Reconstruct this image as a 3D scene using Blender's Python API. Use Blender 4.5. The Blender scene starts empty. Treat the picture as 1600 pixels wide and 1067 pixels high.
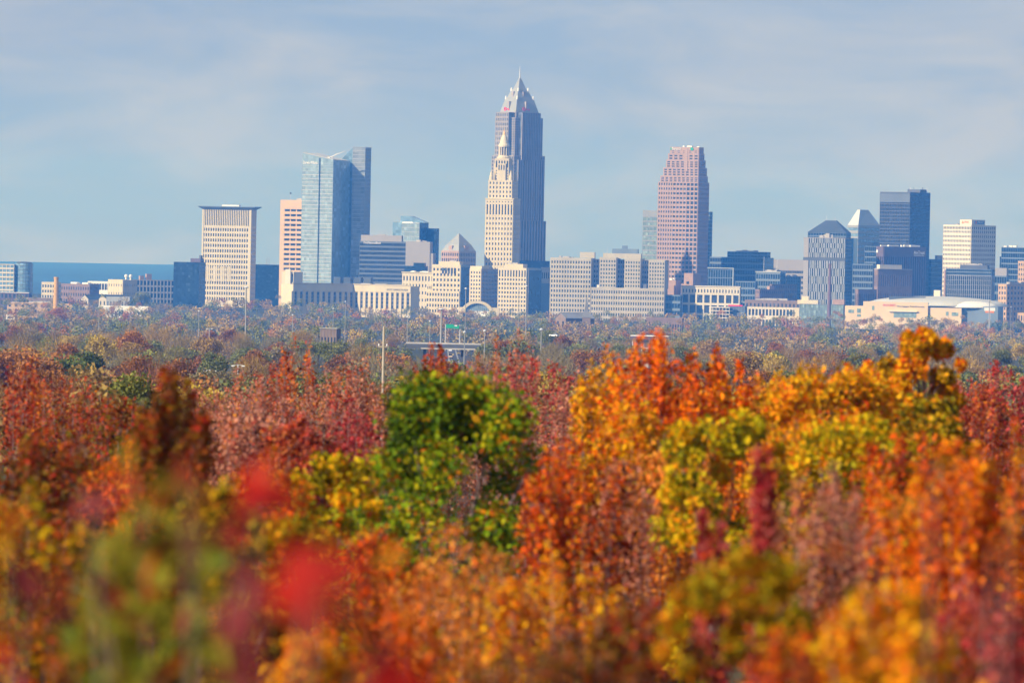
import bpy, math, random
import numpy as np
from mathutils import Vector, Matrix

# ---------------------------------------------------------------- camera
F_PIX, EYE, HORIZON_ROW, ROLL = 10400.0, 122.0, 375.0, math.radians(1.1)
PITCH = math.atan((533.5 - HORIZON_ROW) / F_PIX)
scene = bpy.context.scene
col = scene.collection
cam_data = bpy.data.cameras.new('camera')
cam = bpy.data.objects.new('camera', cam_data)
col.objects.link(cam)
cam_data.sensor_width = 36.0
cam_data.lens = F_PIX / 1600.0 * 36.0
cam_data.clip_start = 0.5
cam_data.clip_end = 80000.0
cam.matrix_world = (Matrix.Translation((0, 0, EYE)) @ Matrix.Rotation(math.radians(90) - PITCH, 4, 'X')
                    @ Matrix.Rotation(ROLL, 4, 'Z'))
cam_data.dof.use_dof = True
cam_data.dof.focus_distance = 9000.0
cam_data.dof.aperture_fstop = 3.3
scene.camera = cam

# ---------------------------------------------------------------- sky and sun
SUN_LEFT, SUN_UP = math.radians(56), math.radians(27)      # the sun stands behind the camera, to the left
to_sun = Vector((-math.sin(SUN_LEFT) * math.cos(SUN_UP), -math.cos(SUN_LEFT) * math.cos(SUN_UP), math.sin(SUN_UP)))
world = bpy.data.worlds.new('World')
scene.world = world
world.use_nodes = True
wt = world.node_tree
wt.nodes.clear()
w_out = wt.nodes.new('ShaderNodeOutputWorld')
w_bg = wt.nodes.new('ShaderNodeBackground')
w_sky = wt.nodes.new('ShaderNodeTexSky')
w_sky.sky_type = 'NISHITA'
w_sky.sun_disc = False
w_sky.sun_elevation = SUN_UP
w_sky.sun_rotation = math.atan2(to_sun.x, to_sun.y)
w_sky.altitude = 3000
w_sky.air_density = 0.7
w_sky.dust_density = 0.0
w_sky.ozone_density = 8.0
w_bg.inputs['Strength'].default_value = 0.08


def wnode(kind, **kw):
    n = wt.nodes.new(kind)
    for k, v in kw.items():
        setattr(n, k, v)
    return n


# thin drawn-out cloud banks: noise over direction, stretched sideways, alike all round the sky
w_tc = wnode('ShaderNodeTexCoord')
w_map = wnode('ShaderNodeMapping')
w_map.inputs['Scale'].default_value = (24, 24, 78)
w_map.inputs['Location'].default_value = (3.7, 1.3, 0.55)
wt.links.new(w_tc.outputs['Generated'], w_map.inputs['Vector'])
w_n1 = wnode('ShaderNodeTexNoise')
w_n1.inputs['Scale'].default_value = 1.0
w_n1.inputs['Detail'].default_value = 7.0
w_n1.inputs['Roughness'].default_value = 0.55
w_n1.inputs['Distortion'].default_value = 0.5
wt.links.new(w_map.outputs[0], w_n1.inputs['Vector'])
w_map2 = wnode('ShaderNodeMapping')
w_map2.inputs['Scale'].default_value = (7, 7, 42)
w_map2.inputs['Location'].default_value = (1.9, 5.2, 1.1)
wt.links.new(w_tc.outputs['Generated'], w_map2.inputs['Vector'])
w_n2 = wnode('ShaderNodeTexNoise')
w_n2.inputs['Scale'].default_value = 1.0
w_n2.inputs['Detail'].default_value = 3.0
wt.links.new(w_map2.outputs[0], w_n2.inputs['Vector'])
w_mul = wnode('ShaderNodeMath', operation='ADD')
wt.links.new(w_n1.outputs['Fac'], w_mul.inputs[0])
wt.links.new(w_n2.outputs['Fac'], w_mul.inputs[1])
w_ramp = wnode('ShaderNodeValToRGB')
w_ramp.color_ramp.elements[0].position = 0.42
w_ramp.color_ramp.elements[0].color = (0.78, 0.78, 0.78, 1)
w_ramp.color_ramp.elements[1].position = 0.62
w_ramp.color_ramp.elements[1].color = (1, 1, 1, 1)
w_half = wnode('ShaderNodeMath', operation='MULTIPLY')
w_half.inputs[1].default_value = 0.5
wt.links.new(w_mul.outputs[0], w_half.inputs[0])
wt.links.new(w_half.outputs[0], w_ramp.inputs['Fac'])
w_fac = wnode('ShaderNodeMath', operation='MULTIPLY')
w_fac.inputs[1].default_value = 1.0
wt.links.new(w_ramp.outputs['Color'], w_fac.inputs[0])
w_mix = wnode('ShaderNodeMixRGB')
w_cr = wnode('ShaderNodeValToRGB')
w_cr.color_ramp.elements[0].position = 0.40
w_cr.color_ramp.elements[0].color = (0.35, 0.415, 0.55, 1)
w_cr.color_ramp.elements[1].position = 0.64
w_cr.color_ramp.elements[1].color = (0.495, 0.525, 0.585, 1)
wt.links.new(w_n1.outputs['Fac'], w_cr.inputs['Fac'])
w_cm = wnode('ShaderNodeMixRGB', blend_type='MULTIPLY')
w_cm.inputs['Fac'].default_value = 1.0
w_cm.inputs['Color2'].default_value = (10, 10, 10, 1)
wt.links.new(w_cr.outputs['Color'], w_cm.inputs['Color1'])
wt.links.new(w_cm.outputs['Color'], w_mix.inputs['Color2'])
wt.links.new(w_fac.outputs[0], w_mix.inputs['Fac'])
wt.links.new(w_sky.outputs['Color'], w_mix.inputs['Color1'])
wt.links.new(w_mix.outputs['Color'], w_bg.inputs['Color'])
wt.links.new(w_bg.outputs['Background'], w_out.inputs['Surface'])

sun_data = bpy.data.lights.new('sun', 'SUN')
sun_data.energy = 5.0
sun_data.angle = math.radians(0.5)
sun_data.color = (1.0, 0.93, 0.85)
sun = bpy.data.objects.new('sun', sun_data)
col.objects.link(sun)
sun.rotation_mode = 'QUATERNION'
sun.rotation_quaternion = (-to_sun).to_track_quat('-Z', 'Y')
sun.location = (0, 0, 600)

vs = scene.view_settings
vs.view_transform = 'Standard'
vs.look = 'None'
vs.exposure = 0.36
vs.gamma = 1.0
vs.use_curve_mapping = False
scene.render.engine = 'CYCLES'
cy = scene.cycles
cy.use_denoising = True
cy.max_bounces = 6
cy.diffuse_bounces = 3
cy.glossy_bounces = 3
cy.transmission_bounces = 4
cy.transparent_max_bounces = 8
cy.volume_bounces = 0
cy.use_adaptive_sampling = False

HAZE_DENSITY = 8.2e-5
HAZE_COLOUR = (0.06, 0.28, 0.92, 1)


# ---------------------------------------------------------------- helpers
def unroll(px, py):
    x, y = px - 800.0, py - 533.5
    c, s = math.cos(ROLL), math.sin(ROLL)
    return x * c + y * s, -x * s + y * c


def pix(px, py, d):
    """the point at depth d (metres north of the camera) seen at this place of the photograph"""
    x, y = unroll(px, py)
    fy = math.cos(PITCH) - y / F_PIX * math.sin(PITCH)
    fz = -math.sin(PITCH) - y / F_PIX * math.cos(PITCH)
    k = d / fy
    return Vector((x / F_PIX * k, d, EYE + fz * k))


GY = [-3000, 0, 8, 30, 60, 100, 250, 500, 900, 1500, 2500, 4000, 6000, 8300, 8700, 9300, 10250, 10500, 11000]
GZ = [118, 120.2, 117.6, 113.5, 110, 107, 102, 97.5, 91, 82.5, 69, 52, 32, 16, 18, 24, 25, -3, -8]


def ground_z(y):
    return float(np.interp(y, GY, GZ))


def lin(r, g, b):
    f = lambda c: (c / 255.0 / 12.92) if c / 255.0 <= 0.04045 else ((c / 255.0 + 0.055) / 1.055) ** 2.4
    return (f(r), f(g), f(b))


MATS = {}


def mat(name, colour, rough=0.8, vary=0.12, scale=0.08, spec=0.3, metal=0.0, bump=0.0, streak=False):
    """a painted, stone or metal surface with uneven tone"""
    if name in MATS:
        return MATS[name]
    m = bpy.data.materials.new(name)
    m.use_nodes = True
    t = m.node_tree
    p = t.nodes['Principled BSDF']
    p.inputs['Roughness'].default_value = rough
    p.inputs['Specular IOR Level'].default_value = spec
    p.inputs['Metallic'].default_value = metal
    tc = t.nodes.new('ShaderNodeTexCoord')
    mp = t.nodes.new('ShaderNodeMapping')
    mp.inputs['Scale'].default_value = (1, 1, 0.25) if streak else (1, 1, 1)
    n = t.nodes.new('ShaderNodeTexNoise')
    n.inputs['Scale'].default_value = scale
    n.inputs['Detail'].default_value = 6
    t.links.new(tc.outputs['Object'], mp.inputs[0])
    t.links.new(mp.outputs[0], n.inputs['Vector'])
    r = t.nodes.new('ShaderNodeValToRGB')
    e = r.color_ramp.elements
    e[0].position, e[1].position = 0.3, 0.7
    e[0].color = tuple(c * (1 - vary) for c in colour) + (1,)
    e[1].color = tuple(min(1, c * (1 + vary)) for c in colour) + (1,)
    t.links.new(n.outputs['Fac'], r.inputs['Fac'])
    t.links.new(r.outputs['Color'], p.inputs['Base Color'])
    if bump:
        b = t.nodes.new('ShaderNodeBump')
        b.inputs['Strength'].default_value = bump
        t.links.new(n.outputs['Fac'], b.inputs['Height'])
        t.links.new(b.outputs[0], p.inputs['Normal'])
    MATS[name] = m
    return m


def glass(name, colour, rough=0.12, cell=(3.0, 3.0, 3.6), vary=0.5, spec=0.5, metal=0.0):
    """window glass whose panes differ a little in tint (blinds, rooms behind)"""
    if name in MATS:
        return MATS[name]
    m = bpy.data.materials.new(name)
    m.use_nodes = True
    t = m.node_tree
    p = t.nodes['Principled BSDF']
    p.inputs['Specular IOR Level'].default_value = spec
    p.inputs['Metallic'].default_value = metal
    tc = t.nodes.new('ShaderNodeTexCoord')
    dv = t.nodes.new('ShaderNodeVectorMath')
    dv.operation = 'DIVIDE'
    dv.inputs[1].default_value = cell
    fl = t.nodes.new('ShaderNodeVectorMath')
    fl.operation = 'FLOOR'
    wn = t.nodes.new('ShaderNodeTexWhiteNoise')
    t.links.new(tc.outputs['Object'], dv.inputs[0])
    t.links.new(dv.outputs[0], fl.inputs[0])
    t.links.new(fl.outputs[0], wn.inputs['Vector'])
    r = t.nodes.new('ShaderNodeValToRGB')
    e = r.color_ramp.elements
    e[0].position, e[1].position = 0.0, 1.0
    e[0].color = tuple(c * (1 - vary) for c in colour) + (1,)
    e[1].color = tuple(min(1, c * (1 + vary)) for c in colour) + (1,)
    x = r.color_ramp.elements.new(0.93)
    x.color = tuple(min(1, c * (1 + vary * 0.6)) for c in colour) + (1,)
    e[len(e) - 1].color = tuple(min(1, c * (1 + vary * 2.2) + 0.02) for c in colour) + (1,)
    t.links.new(wn.outputs['Value'], r.inputs['Fac'])
    t.links.new(r.outputs['Color'], p.inputs['Base Color'])
    p.inputs['Roughness'].default_value = rough
    MATS[name] = m
    return m


def leaf_mat(name, stops, translucent=0.35, rough=0.55, spread=0.12):
    """foliage: each leaf takes its own place on the ramp, each copy of a tree shifts it slightly"""
    if name in MATS:
        return MATS[name]
    m = bpy.data.materials.new(name)
    m.use_nodes = True
    t = m.node_tree
    t.nodes.clear()
    out = t.nodes.new('ShaderNodeOutputMaterial')
    at = t.nodes.new('ShaderNodeAttribute')
    at.attribute_name = 'leaf'
    oi = t.nodes.new('ShaderNodeObjectInfo')
    mm = t.nodes.new('ShaderNodeMath')
    mm.operation = 'MULTIPLY_ADD'
    mm.inputs[1].default_value = spread
    mm.inputs[2].default_value = -spread / 2
    t.links.new(oi.outputs['Random'], mm.inputs[0])
    ad = t.nodes.new('ShaderNodeMath')
    ad.operation = 'ADD'
    t.links.new(at.outputs['Fac'], ad.inputs[0])
    t.links.new(mm.outputs[0], ad.inputs[1])
    r = t.nodes.new('ShaderNodeValToRGB')
    cr = r.color_ramp
    while len(cr.elements) < len(stops):
        cr.elements.new(0.5)
    for i, c in enumerate(stops):
        cr.elements[i].position = i / (len(stops) - 1)
        cr.elements[i].color = lin(*c) + (1,)
    t.links.new(ad.outputs[0], r.inputs['Fac'])
    p = t.nodes.new('ShaderNodeBsdfPrincipled')
    p.inputs['Roughness'].default_value = rough
    p.inputs['Specular IOR Level'].default_value = 0.12
    tr = t.nodes.new('ShaderNodeBsdfTranslucent')
    mx = t.nodes.new('ShaderNodeMixShader')
    mx.inputs[0].default_value = translucent
    t.links.new(r.outputs['Color'], p.inputs['Base Color'])
    t.links.new(r.outputs['Color'], tr.inputs['Color'])
    t.links.new(p.outputs[0], mx.inputs[1])
    t.links.new(tr.outputs[0], mx.inputs[2])
    t.links.new(mx.outputs[0], out.inputs['Surface'])
    MATS[name] = m
    return m


def link(o, parent=None, kind=None):
    col.objects.link(o)
    if parent is not None:
        o.parent = parent
    if kind:
        o['kind'] = kind
    return o


def tag(o, label, cat, group=None, kind=None):
    o['label'] = label
    o['category'] = cat
    if group:
        o['group'] = group
    if kind:
        o['kind'] = kind
    return o


def empty(name, loc=(0, 0, 0), rz=0.0):
    o = bpy.data.objects.new(name, None)
    o.location = loc
    o.rotation_euler = (0, 0, rz)
    o.empty_display_size = 1
    return link(o)


class MB:
    """collects shapes, then links them as one mesh object"""

    def __init__(s):
        s.v, s.f = [], []

    def add(s, vs_, fs):
        k = len(s.v)
        s.v += [tuple(p) for p in vs_]
        s.f += [tuple(i + k for i in f) for f in fs]
        return s

    def box(s, x0, x1, y0, y1, z0, z1):
        return s.add([(x0, y0, z0), (x1, y0, z0), (x1, y1, z0), (x0, y1, z0),
                      (x0, y0, z1), (x1, y0, z1), (x1, y1, z1), (x0, y1, z1)],
                     [(3, 2, 1, 0), (4, 5, 6, 7), (0, 1, 5, 4), (1, 2, 6, 5), (2, 3, 7, 6), (3, 0, 4, 7)])

    def obox(s, O, a, n, s0, s1, t0, t1, z0, z1):
        """box in the frame of a facade: s along it, t outward"""
        P = lambda u, t, z: (O[0] + a[0] * u + n[0] * t, O[1] + a[1] * u + n[1] * t, z)
        return s.add([P(s0, t1, z0), P(s1, t1, z0), P(s1, t0, z0), P(s0, t0, z0),
                      P(s0, t1, z1), P(s1, t1, z1), P(s1, t0, z1), P(s0, t0, z1)],
                     [(3, 2, 1, 0), (4, 5, 6, 7), (0, 1, 5, 4), (1, 2, 6, 5), (2, 3, 7, 6), (3, 0, 4, 7)])

    def loft(s, rings, cap=True):
        """rings of equal length, joined side by side"""
        k = len(s.v)
        n = len(rings[0])
        for r in rings:
            s.v += [tuple(p) for p in r]
        for j in range(len(rings) - 1):
            for i in range(n):
                s.f.append((k + j * n + i, k + j * n + (i + 1) % n, k + (j + 1) * n + (i + 1) % n, k + (j + 1) * n + i))
        if cap:
            s.f.append(tuple(k + i for i in reversed(range(n))))
            s.f.append(tuple(k + (len(rings) - 1) * n + i for i in range(n)))
        return s

    def lathe(s, prof, n=12, cx=0, cy=0, turn=0.0):
        return s.loft([[(cx + r * math.cos(turn + 2 * math.pi * i / n), cy + r * math.sin(turn + 2 * math.pi * i / n), z)
                        for i in range(n)] for r, z in prof])

    def tube(s, pts, radii, n=5):
        rings = []
        for i, p in enumerate(pts):
            p = Vector(p)
            q = Vector(pts[min(i + 1, len(pts) - 1)]) - Vector(pts[max(i - 1, 0)])
            q.normalize()
            u = q.orthogonal().normalized()
            w = q.cross(u)
            rings.append([p + (u * math.cos(2 * math.pi * k / n) + w * math.sin(2 * math.pi * k / n)) * radii[i]
                          for k in range(n)])
        return s.loft(rings)

    def build(s, name, m, parent=None, kind=None, smooth=False):
        me = bpy.data.meshes.new(name)
        me.from_pydata(s.v, [], s.f)
        me.update()
        if m:
            me.materials.append(m)
        if smooth:
            me.polygons.foreach_set('use_smooth', [True] * len(me.polygons))
        return link(bpy.data.objects.new(name, me), parent, kind)


def facade(mb, O, a, n, W, z0, z1, ncol, nrow, pier, span, dep=0.6, flat=False):
    """piers and spandrels standing proud of the glazing"""
    bay = W / ncol
    row = (z1 - z0) / max(nrow, 1)
    pd, sd = (dep - 0.15, dep) if flat else (dep, dep - 0.15)
    if pier > 0:
        for i in range(ncol + 1):
            c = i * bay
            mb.obox(O, a, n, max(0, c - bay * pier / 2), min(W, c + bay * pier / 2), -0.2, pd, z0, z1)
    if span > 0:
        for j in range(nrow + 1):
            c = z0 + j * row
            mb.obox(O, a, n, 0.02, W - 0.02, -0.2, sd, max(z0, c - row * span / 2), min(z1, c + row * span / 2))


class Bld:
    """a building whose front and right faces meet at a corner seen at px xc; xl, xr are the outer edges, all read at row yt"""

    def __init__(s, name, label, d, th, xl, xc, xr, yt, cat='building', depth=None, group=None):
        s.d, s.th, s.xc, s.yt = d, math.radians(th), xc, yt
        p = pix(xc, yt, d)
        s.k = d / F_PIX
        s.gz = ground_z(d)
        s.root = empty(name, (p.x, d, s.gz), -s.th)
        tag(s.root, label, cat, group)
        s.W = (xc - xl) * s.k / math.cos(s.th)
        s.D = depth if depth else max(6.0, (xr - xc) * s.k / max(0.05, math.sin(s.th)))
        s.H = p.z - s.gz
        s.ux = unroll(xc, yt)[0]

    def x(s, px, py=None):
        """local x on the front face"""
        return (unroll(px, s.yt if py is None else py)[0] - s.ux) * s.k / math.cos(s.th)

    def y(s, px, py=None):
        """local y on the right face"""
        return (unroll(px, s.yt if py is None else py)[0] - s.ux) * s.k / math.sin(s.th)

    def z(s, py, px=None):
        return pix(s.xc if px is None else px, py, s.d).z - s.gz

    def block(s, wall, glz, x0=None, x1=0.0, y0=0.0, y1=None, z0=-3.0, z1=None, n=10, rows=10, pier=0.4, span=0.4,
              sn=None, dep=0.6, top=0.0, bot=0.0, flat=False, roof='roof_grey', side_wall=None, plain_side=False, left=True):
        x0 = -s.W if x0 is None else x0
        y1 = s.D if y1 is None else y1
        z1 = s.H if z1 is None else z1
        W, D = x1 - x0, y1 - y0
        MB().box(x0, x1, y0, y1, z0, z1 - 1.0).build('glazing', MATS[glz], s.root)
        fr, sd = MB(), MB()
        sn = sn or max(1, round(n * D / W))
        F = ((fr, (x0, y0), (1, 0), (0, -1), W, n), (sd, (x1, y0), (0, 1), (1, 0), D, sn),
             (fr, (x0, y1), (0, -1), (-1, 0), D, sn), (sd, (x1, y1), (-1, 0), (0, 1), W, n))
        for i, (mb, O, a, nn, w, c) in enumerate(F):
            if i >= 2 and not left:
                continue
            if plain_side and i == 1:
                mb.obox(O, a, nn, 0, w, -0.2, dep - 0.2, z0, z1)
                continue
            facade(mb, O, a, nn, w, z0 + bot, z1 - top, c, rows, pier, span, dep, flat)
            if top > 0:
                mb.obox(O, a, nn, 0, w, -0.2, dep + 0.05, z1 - top, z1)
            if bot > 0:
                mb.obox(O, a, nn, 0, w, -0.2, dep + 0.05, z0, z0 + bot)
        fr.build('wall', MATS[wall], s.root, 'stuff')
        sd.build('wall', MATS[side_wall or wall], s.root, 'stuff')
        MB().box(x0 + 0.3, x1 - 0.3, y0 + 0.3, y1 - 0.3, z1 - 0.99, z1 - 0.5).build('roof', MATS[roof], s.root)
        return s

    def solid(s, name, m, x0, x1, y0, y1, z0, z1):
        return MB().box(x0, x1, y0, y1, z0, z1).build(name, MATS[m], s.root)

    def units(s, k, seed, m='roof_unit', zt=None, x0=None, x1=0.0, y0=0.0, y1=None, hi=5.0):
        r = random.Random(seed)
        x0 = -s.W if x0 is None else x0
        y1 = s.D if y1 is None else y1
        zt = s.H if zt is None else zt
        for i in range(k):
            w, dd, h = r.uniform(0.08, 0.3) * (x1 - x0), r.uniform(0.15, 0.4) * (y1 - y0), r.uniform(0.4, 1) * hi
            cx, cy = r.uniform(x0 + w, x1 - w), r.uniform(y0 + dd / 2, y1 - dd)
            MB().box(cx - w / 2, cx + w / 2, cy - dd / 2, cy + dd / 2, zt - 0.5, zt + h).build('roof_unit', MATS[m], s.root)

    def mast(s, x, y, z0, z1, r=0.25, m='steel'):
        MB().tube([(x, y, z0 - 0.5), (x, y, z1)], [r, r * 0.6], 5).build('antenna', MATS[m], s.root)

    def text(s, body, m, px0, px1, pyc, h_px, face='front', off=0.9):
        cu = bpy.data.curves.new('lettering', 'FONT')
        cu.body = body
        cu.extrude = 0.12
        cu.resolution_u = 2
        cu.align_x, cu.align_y = 'CENTER', 'CENTER'
        tmp = bpy.data.objects.new('lettering', cu)
        col.objects.link(tmp)
        bpy.context.view_layer.update()
        me = bpy.data.meshes.new_from_object(tmp.evaluated_get(bpy.context.evaluated_depsgraph_get()))
        bpy.data.objects.remove(tmp)
        co = np.array([v.co for v in me.vertices])
        w, h = np.ptp(co[:, 0]), np.ptp(co[:, 1])
        o = bpy.data.objects.new('lettering', me)
        me.materials.clear()
        me.materials.append(MATS[m])
        link(o, s.root)
        if face == 'front':
            a, b = s.x(px0, pyc), s.x(px1, pyc)
            o.location = ((a + b) / 2, -off, s.z(pyc))
            o.rotation_euler = (math.radians(90), 0, 0)
        else:
            a, b = s.y(px0, pyc), s.y(px1, pyc)
            o.location = (off, (a + b) / 2, s.z(pyc))
            o.rotation_euler = (math.radians(90), 0, math.radians(90))
        o.scale = ((b - a) / w, h_px * s.k / h, 1)
        return o

# ---------------------------------------------------------------- materials of the city
mat('cream_stone', (0.60, 0.52, 0.35), 0.85, 0.10, 0.05, streak=True)
mat('pale_stone', (0.62, 0.55, 0.39), 0.85, 0.08, 0.05, streak=True)
mat('grey_stone', (0.47, 0.43, 0.34), 0.85, 0.12, 0.05, streak=True)
mat('tan_brick', (0.50, 0.34, 0.19), 0.9, 0.14, 0.2)
mat('yellow_brick', (0.56, 0.33, 0.10), 0.9, 0.16, 0.4)
mat('red_brick', (0.24, 0.165, 0.13), 0.9, 0.14, 0.2)
mat('pink_brick', (0.38, 0.25, 0.185), 0.9, 0.12, 0.2)
mat('brown_brick', (0.22, 0.16, 0.12), 0.9, 0.16, 0.2)
mat('plum_brick', (0.125, 0.09, 0.10), 0.85, 0.12, 0.2)
mat('pale_granite', (0.30, 0.27, 0.25), 0.6, 0.08, 0.05)
mat('arena_stone', (0.68, 0.52, 0.33), 0.85, 0.06, 0.05)
mat('slate_metal', (0.11, 0.135, 0.17), 0.45, 0.10, 0.05, spec=0.5)
mat('pink_granite', (0.39, 0.27, 0.22), 0.6, 0.08, 0.05)
mat('peach_concrete', (0.62, 0.43, 0.25), 0.85, 0.06, 0.05)
mat('white_concrete', (0.66, 0.60, 0.48), 0.8, 0.06, 0.05)
mat('white_paint', (0.80, 0.78, 0.74), 0.6, 0.05, 0.1)
mat('grey_concrete', (0.34, 0.32, 0.31), 0.85, 0.08, 0.05, streak=True)
mat('dark_concrete', (0.10, 0.11, 0.13), 0.8, 0.12, 0.05)
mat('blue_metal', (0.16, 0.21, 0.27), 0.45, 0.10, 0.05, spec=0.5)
mat('pale_metal', (0.40, 0.43, 0.44), 0.4, 0.06, 0.05, spec=0.5)
mat('silver_panel', (0.30, 0.31, 0.30), 0.45, 0.07, 0.08, spec=0.5)
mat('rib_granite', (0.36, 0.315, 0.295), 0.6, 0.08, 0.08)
mat('mast_grey', (0.30, 0.30, 0.29), 0.6, 0.08, 0.5)
mat('steel', (0.55, 0.56, 0.57), 0.45, 0.08, 0.5, spec=0.5)
mat('roof_grey', (0.20, 0.20, 0.20), 0.9, 0.2, 0.05)
mat('roof_pale', (0.50, 0.50, 0.47), 0.7, 0.08, 0.03)
mat('roof_dark', (0.06, 0.075, 0.09), 0.6, 0.2, 0.05)
mat('roof_unit', (0.40, 0.38, 0.36), 0.7, 0.2, 0.15)
mat('gold_leaf', (0.70, 0.46, 0.16), 0.45, 0.1, 0.3)
mat('sign_red', (0.75, 0.02, 0.06), 0.5, 0.02)
mat('sign_orange', (0.85, 0.25, 0.04), 0.5, 0.02)
mat('sign_green', (0.02, 0.36, 0.20), 0.5, 0.04)
mat('sign_dark', (0.05, 0.05, 0.07), 0.5, 0.04)
mat('sign_white', (0.85, 0.85, 0.84), 0.5, 0.02)
mat('sign_blue', (0.05, 0.16, 0.36), 0.5, 0.03)
mat('orange_roof', (0.55, 0.22, 0.08), 0.8, 0.1)
mat('bark', (0.085, 0.065, 0.05), 0.95, 0.35, 3.0, bump=0.4)
mat('twig', (0.24, 0.16, 0.15), 0.95, 0.3, 3.0)
mat('pole_wood', (0.45, 0.38, 0.28), 0.9, 0.15, 1.0)
mat('asphalt', (0.055, 0.055, 0.06), 0.9, 0.15, 0.2)
mat('road_paint', (0.75, 0.74, 0.70), 0.7, 0.06, 0.5)
mat('concrete_rail', (0.48, 0.45, 0.40), 0.85, 0.12, 0.3)
mat('rubber', (0.02, 0.02, 0.022), 0.8, 0.1)
glass('glass_dark', (0.022, 0.030, 0.042), 0.12, vary=0.5)
glass('glass_window', (0.045, 0.055, 0.075), 0.15, vary=0.6)
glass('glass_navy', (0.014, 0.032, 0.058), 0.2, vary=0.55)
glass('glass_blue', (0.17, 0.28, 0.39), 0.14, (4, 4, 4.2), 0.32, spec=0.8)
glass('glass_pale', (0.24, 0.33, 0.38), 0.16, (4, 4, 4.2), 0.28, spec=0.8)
glass('glass_grey', (0.12, 0.14, 0.17), 0.18, (5, 5, 8), 0.45, spec=0.6)
glass('glass_steel', (0.26, 0.30, 0.34), 0.18, (5, 5, 8), 0.4, spec=0.7)
glass('glass_green', (0.22, 0.30, 0.29), 0.18, vary=0.3, spec=0.6)

# ---------------------------------------------------------------- setting
gm = bpy.data.materials.new('ground_cover')
gm.use_nodes = True
gt = gm.node_tree
gp = gt.nodes['Principled BSDF']
gp.inputs['Roughness'].default_value = 1.0
gp.inputs['Specular IOR Level'].default_value = 0.05
gtc = gt.nodes.new('ShaderNodeTexCoord')
gn1 = gt.nodes.new('ShaderNodeTexNoise')
gn1.inputs['Scale'].default_value = 0.012
gn1.inputs['Detail'].default_value = 10
gn1.inputs['Roughness'].default_value = 0.7
gt.links.new(gtc.outputs['Object'], gn1.inputs['Vector'])
gr = gt.nodes.new('ShaderNodeValToRGB')
ge = gr.color_ramp.elements
ge[0].position, ge[1].position = 0.35, 0.68
ge[0].color = (0.055, 0.050, 0.028, 1)
ge[1].color = (0.115, 0.075, 0.045, 1)
gx = ge.new(0.52)
gx.color = (0.075, 0.085, 0.035, 1)
gt.links.new(gn1.outputs['Fac'], gr.inputs['Fac'])
gt.links.new(gr.outputs['Color'], gp.inputs['Base Color'])
xs = [-7000, -4000, -2500, -1600, -1000, -600, -300, -120, -40, -10, 10, 40, 120, 300, 600, 1000, 1600, 2500, 4000, 7000]
ys = sorted(set(GY + [4, 15, 20, 45, 80, 150, 200, 350, 700, 1200, 2000, 3200, 5000, 7200]))
gv = [(x, y, ground_z(y)) for y in ys for x in xs]
nx = len(xs)
gf = [(j * nx + i, j * nx + i + 1, (j + 1) * nx + i + 1, (j + 1) * nx + i) for j in range(len(ys) - 1) for i in range(nx - 1)]
g = MB().add(gv, gf).build('ground', gm, None, 'structure')

wm = mat('lake_water', (0.018, 0.065, 0.13), 0.5, 0.3, 0.0008, spec=0.12)
for n_ in wm.node_tree.nodes:
    if n_.type == 'MAPPING':
        n_.inputs['Scale'].default_value = (.5, 1.6, 1)
MB().add([(-7000, 10380, 0), (7000, 10380, 0), (7000, 26000, 0), (-7000, 26000, 0)], [(0, 1, 2, 3)]).build('lake', wm, None, 'structure')

# ---------------------------------------------------------------- the tall buildings
# cream slab with a wide brim
b = Bld('courthouse_tower', 'cream slab tower with overhanging flat brim and close window fins', 9150, 12, 317, 393, 399, 328)
zt, zf = b.H, b.z(354)
b.block('pale_stone', 'glass_window', z0=b.z(480), z1=zf, n=20, rows=15, pier=0.45, span=0.42, dep=0.9, top=1.5)
b.block('pale_stone', 'glass_dark', z0=zf + 0.05, z1=zt, n=27, rows=1, pier=0.5, span=0.05, dep=0.9)
b.solid('stone_edge', 'pale_stone', -b.W - 1.2, -b.W + 1.2, -1.3, 0.2, 0, zt)
b.solid('stone_edge', 'pale_stone', -2.5, 0.2, -1.3, 0.2, 0, zt)
e0, e1 = 0.6, 6.5
MB().loft([[(-b.W - e, -e, z), (e, -e, z), (e, b.D + e, z), (-b.W - e, b.D + e, z)] for e, z in
           ((e0, zt + 0.02), (e1, zt + 3.2), (e1, zt + 4.2))]).build('roof_brim', MATS['blue_metal'], b.root)
b.solid('penthouse', 'white_paint', b.x(345), b.x(372), 4, 14, zt + 4.2, zt + 6.2)
fin = MB()
zl0, zl1 = b.z(441), b.z(417)
for i in range(15):
    u = -b.W + 2.6 + i * (b.W * 0.56 / 15)
    fin.box(u, u + 1.3, -1.25, -0.9, zl0, zl1)
fin.build('louvre', MATS['pale_stone'], b.root, 'stuff')
MB().add([(-b.W, -0.95, 0), (-b.W, -0.95, b.z(462)), (-b.W - 6.0, -0.95, 0), (-b.W, 8, 0), (-b.W, 8, b.z(462)), (-b.W - 6.0, 8, 0)],
         [(0, 1, 2), (3, 5, 4), (1, 4, 5, 2), (0, 2, 5, 3), (0, 3, 4, 1)]).build('buttress', MATS['pale_stone'], b.root)
b.solid('plinth', 'pale_stone', -b.W - 4, 1, -3.2, 0, -3, b.z(473))

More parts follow.
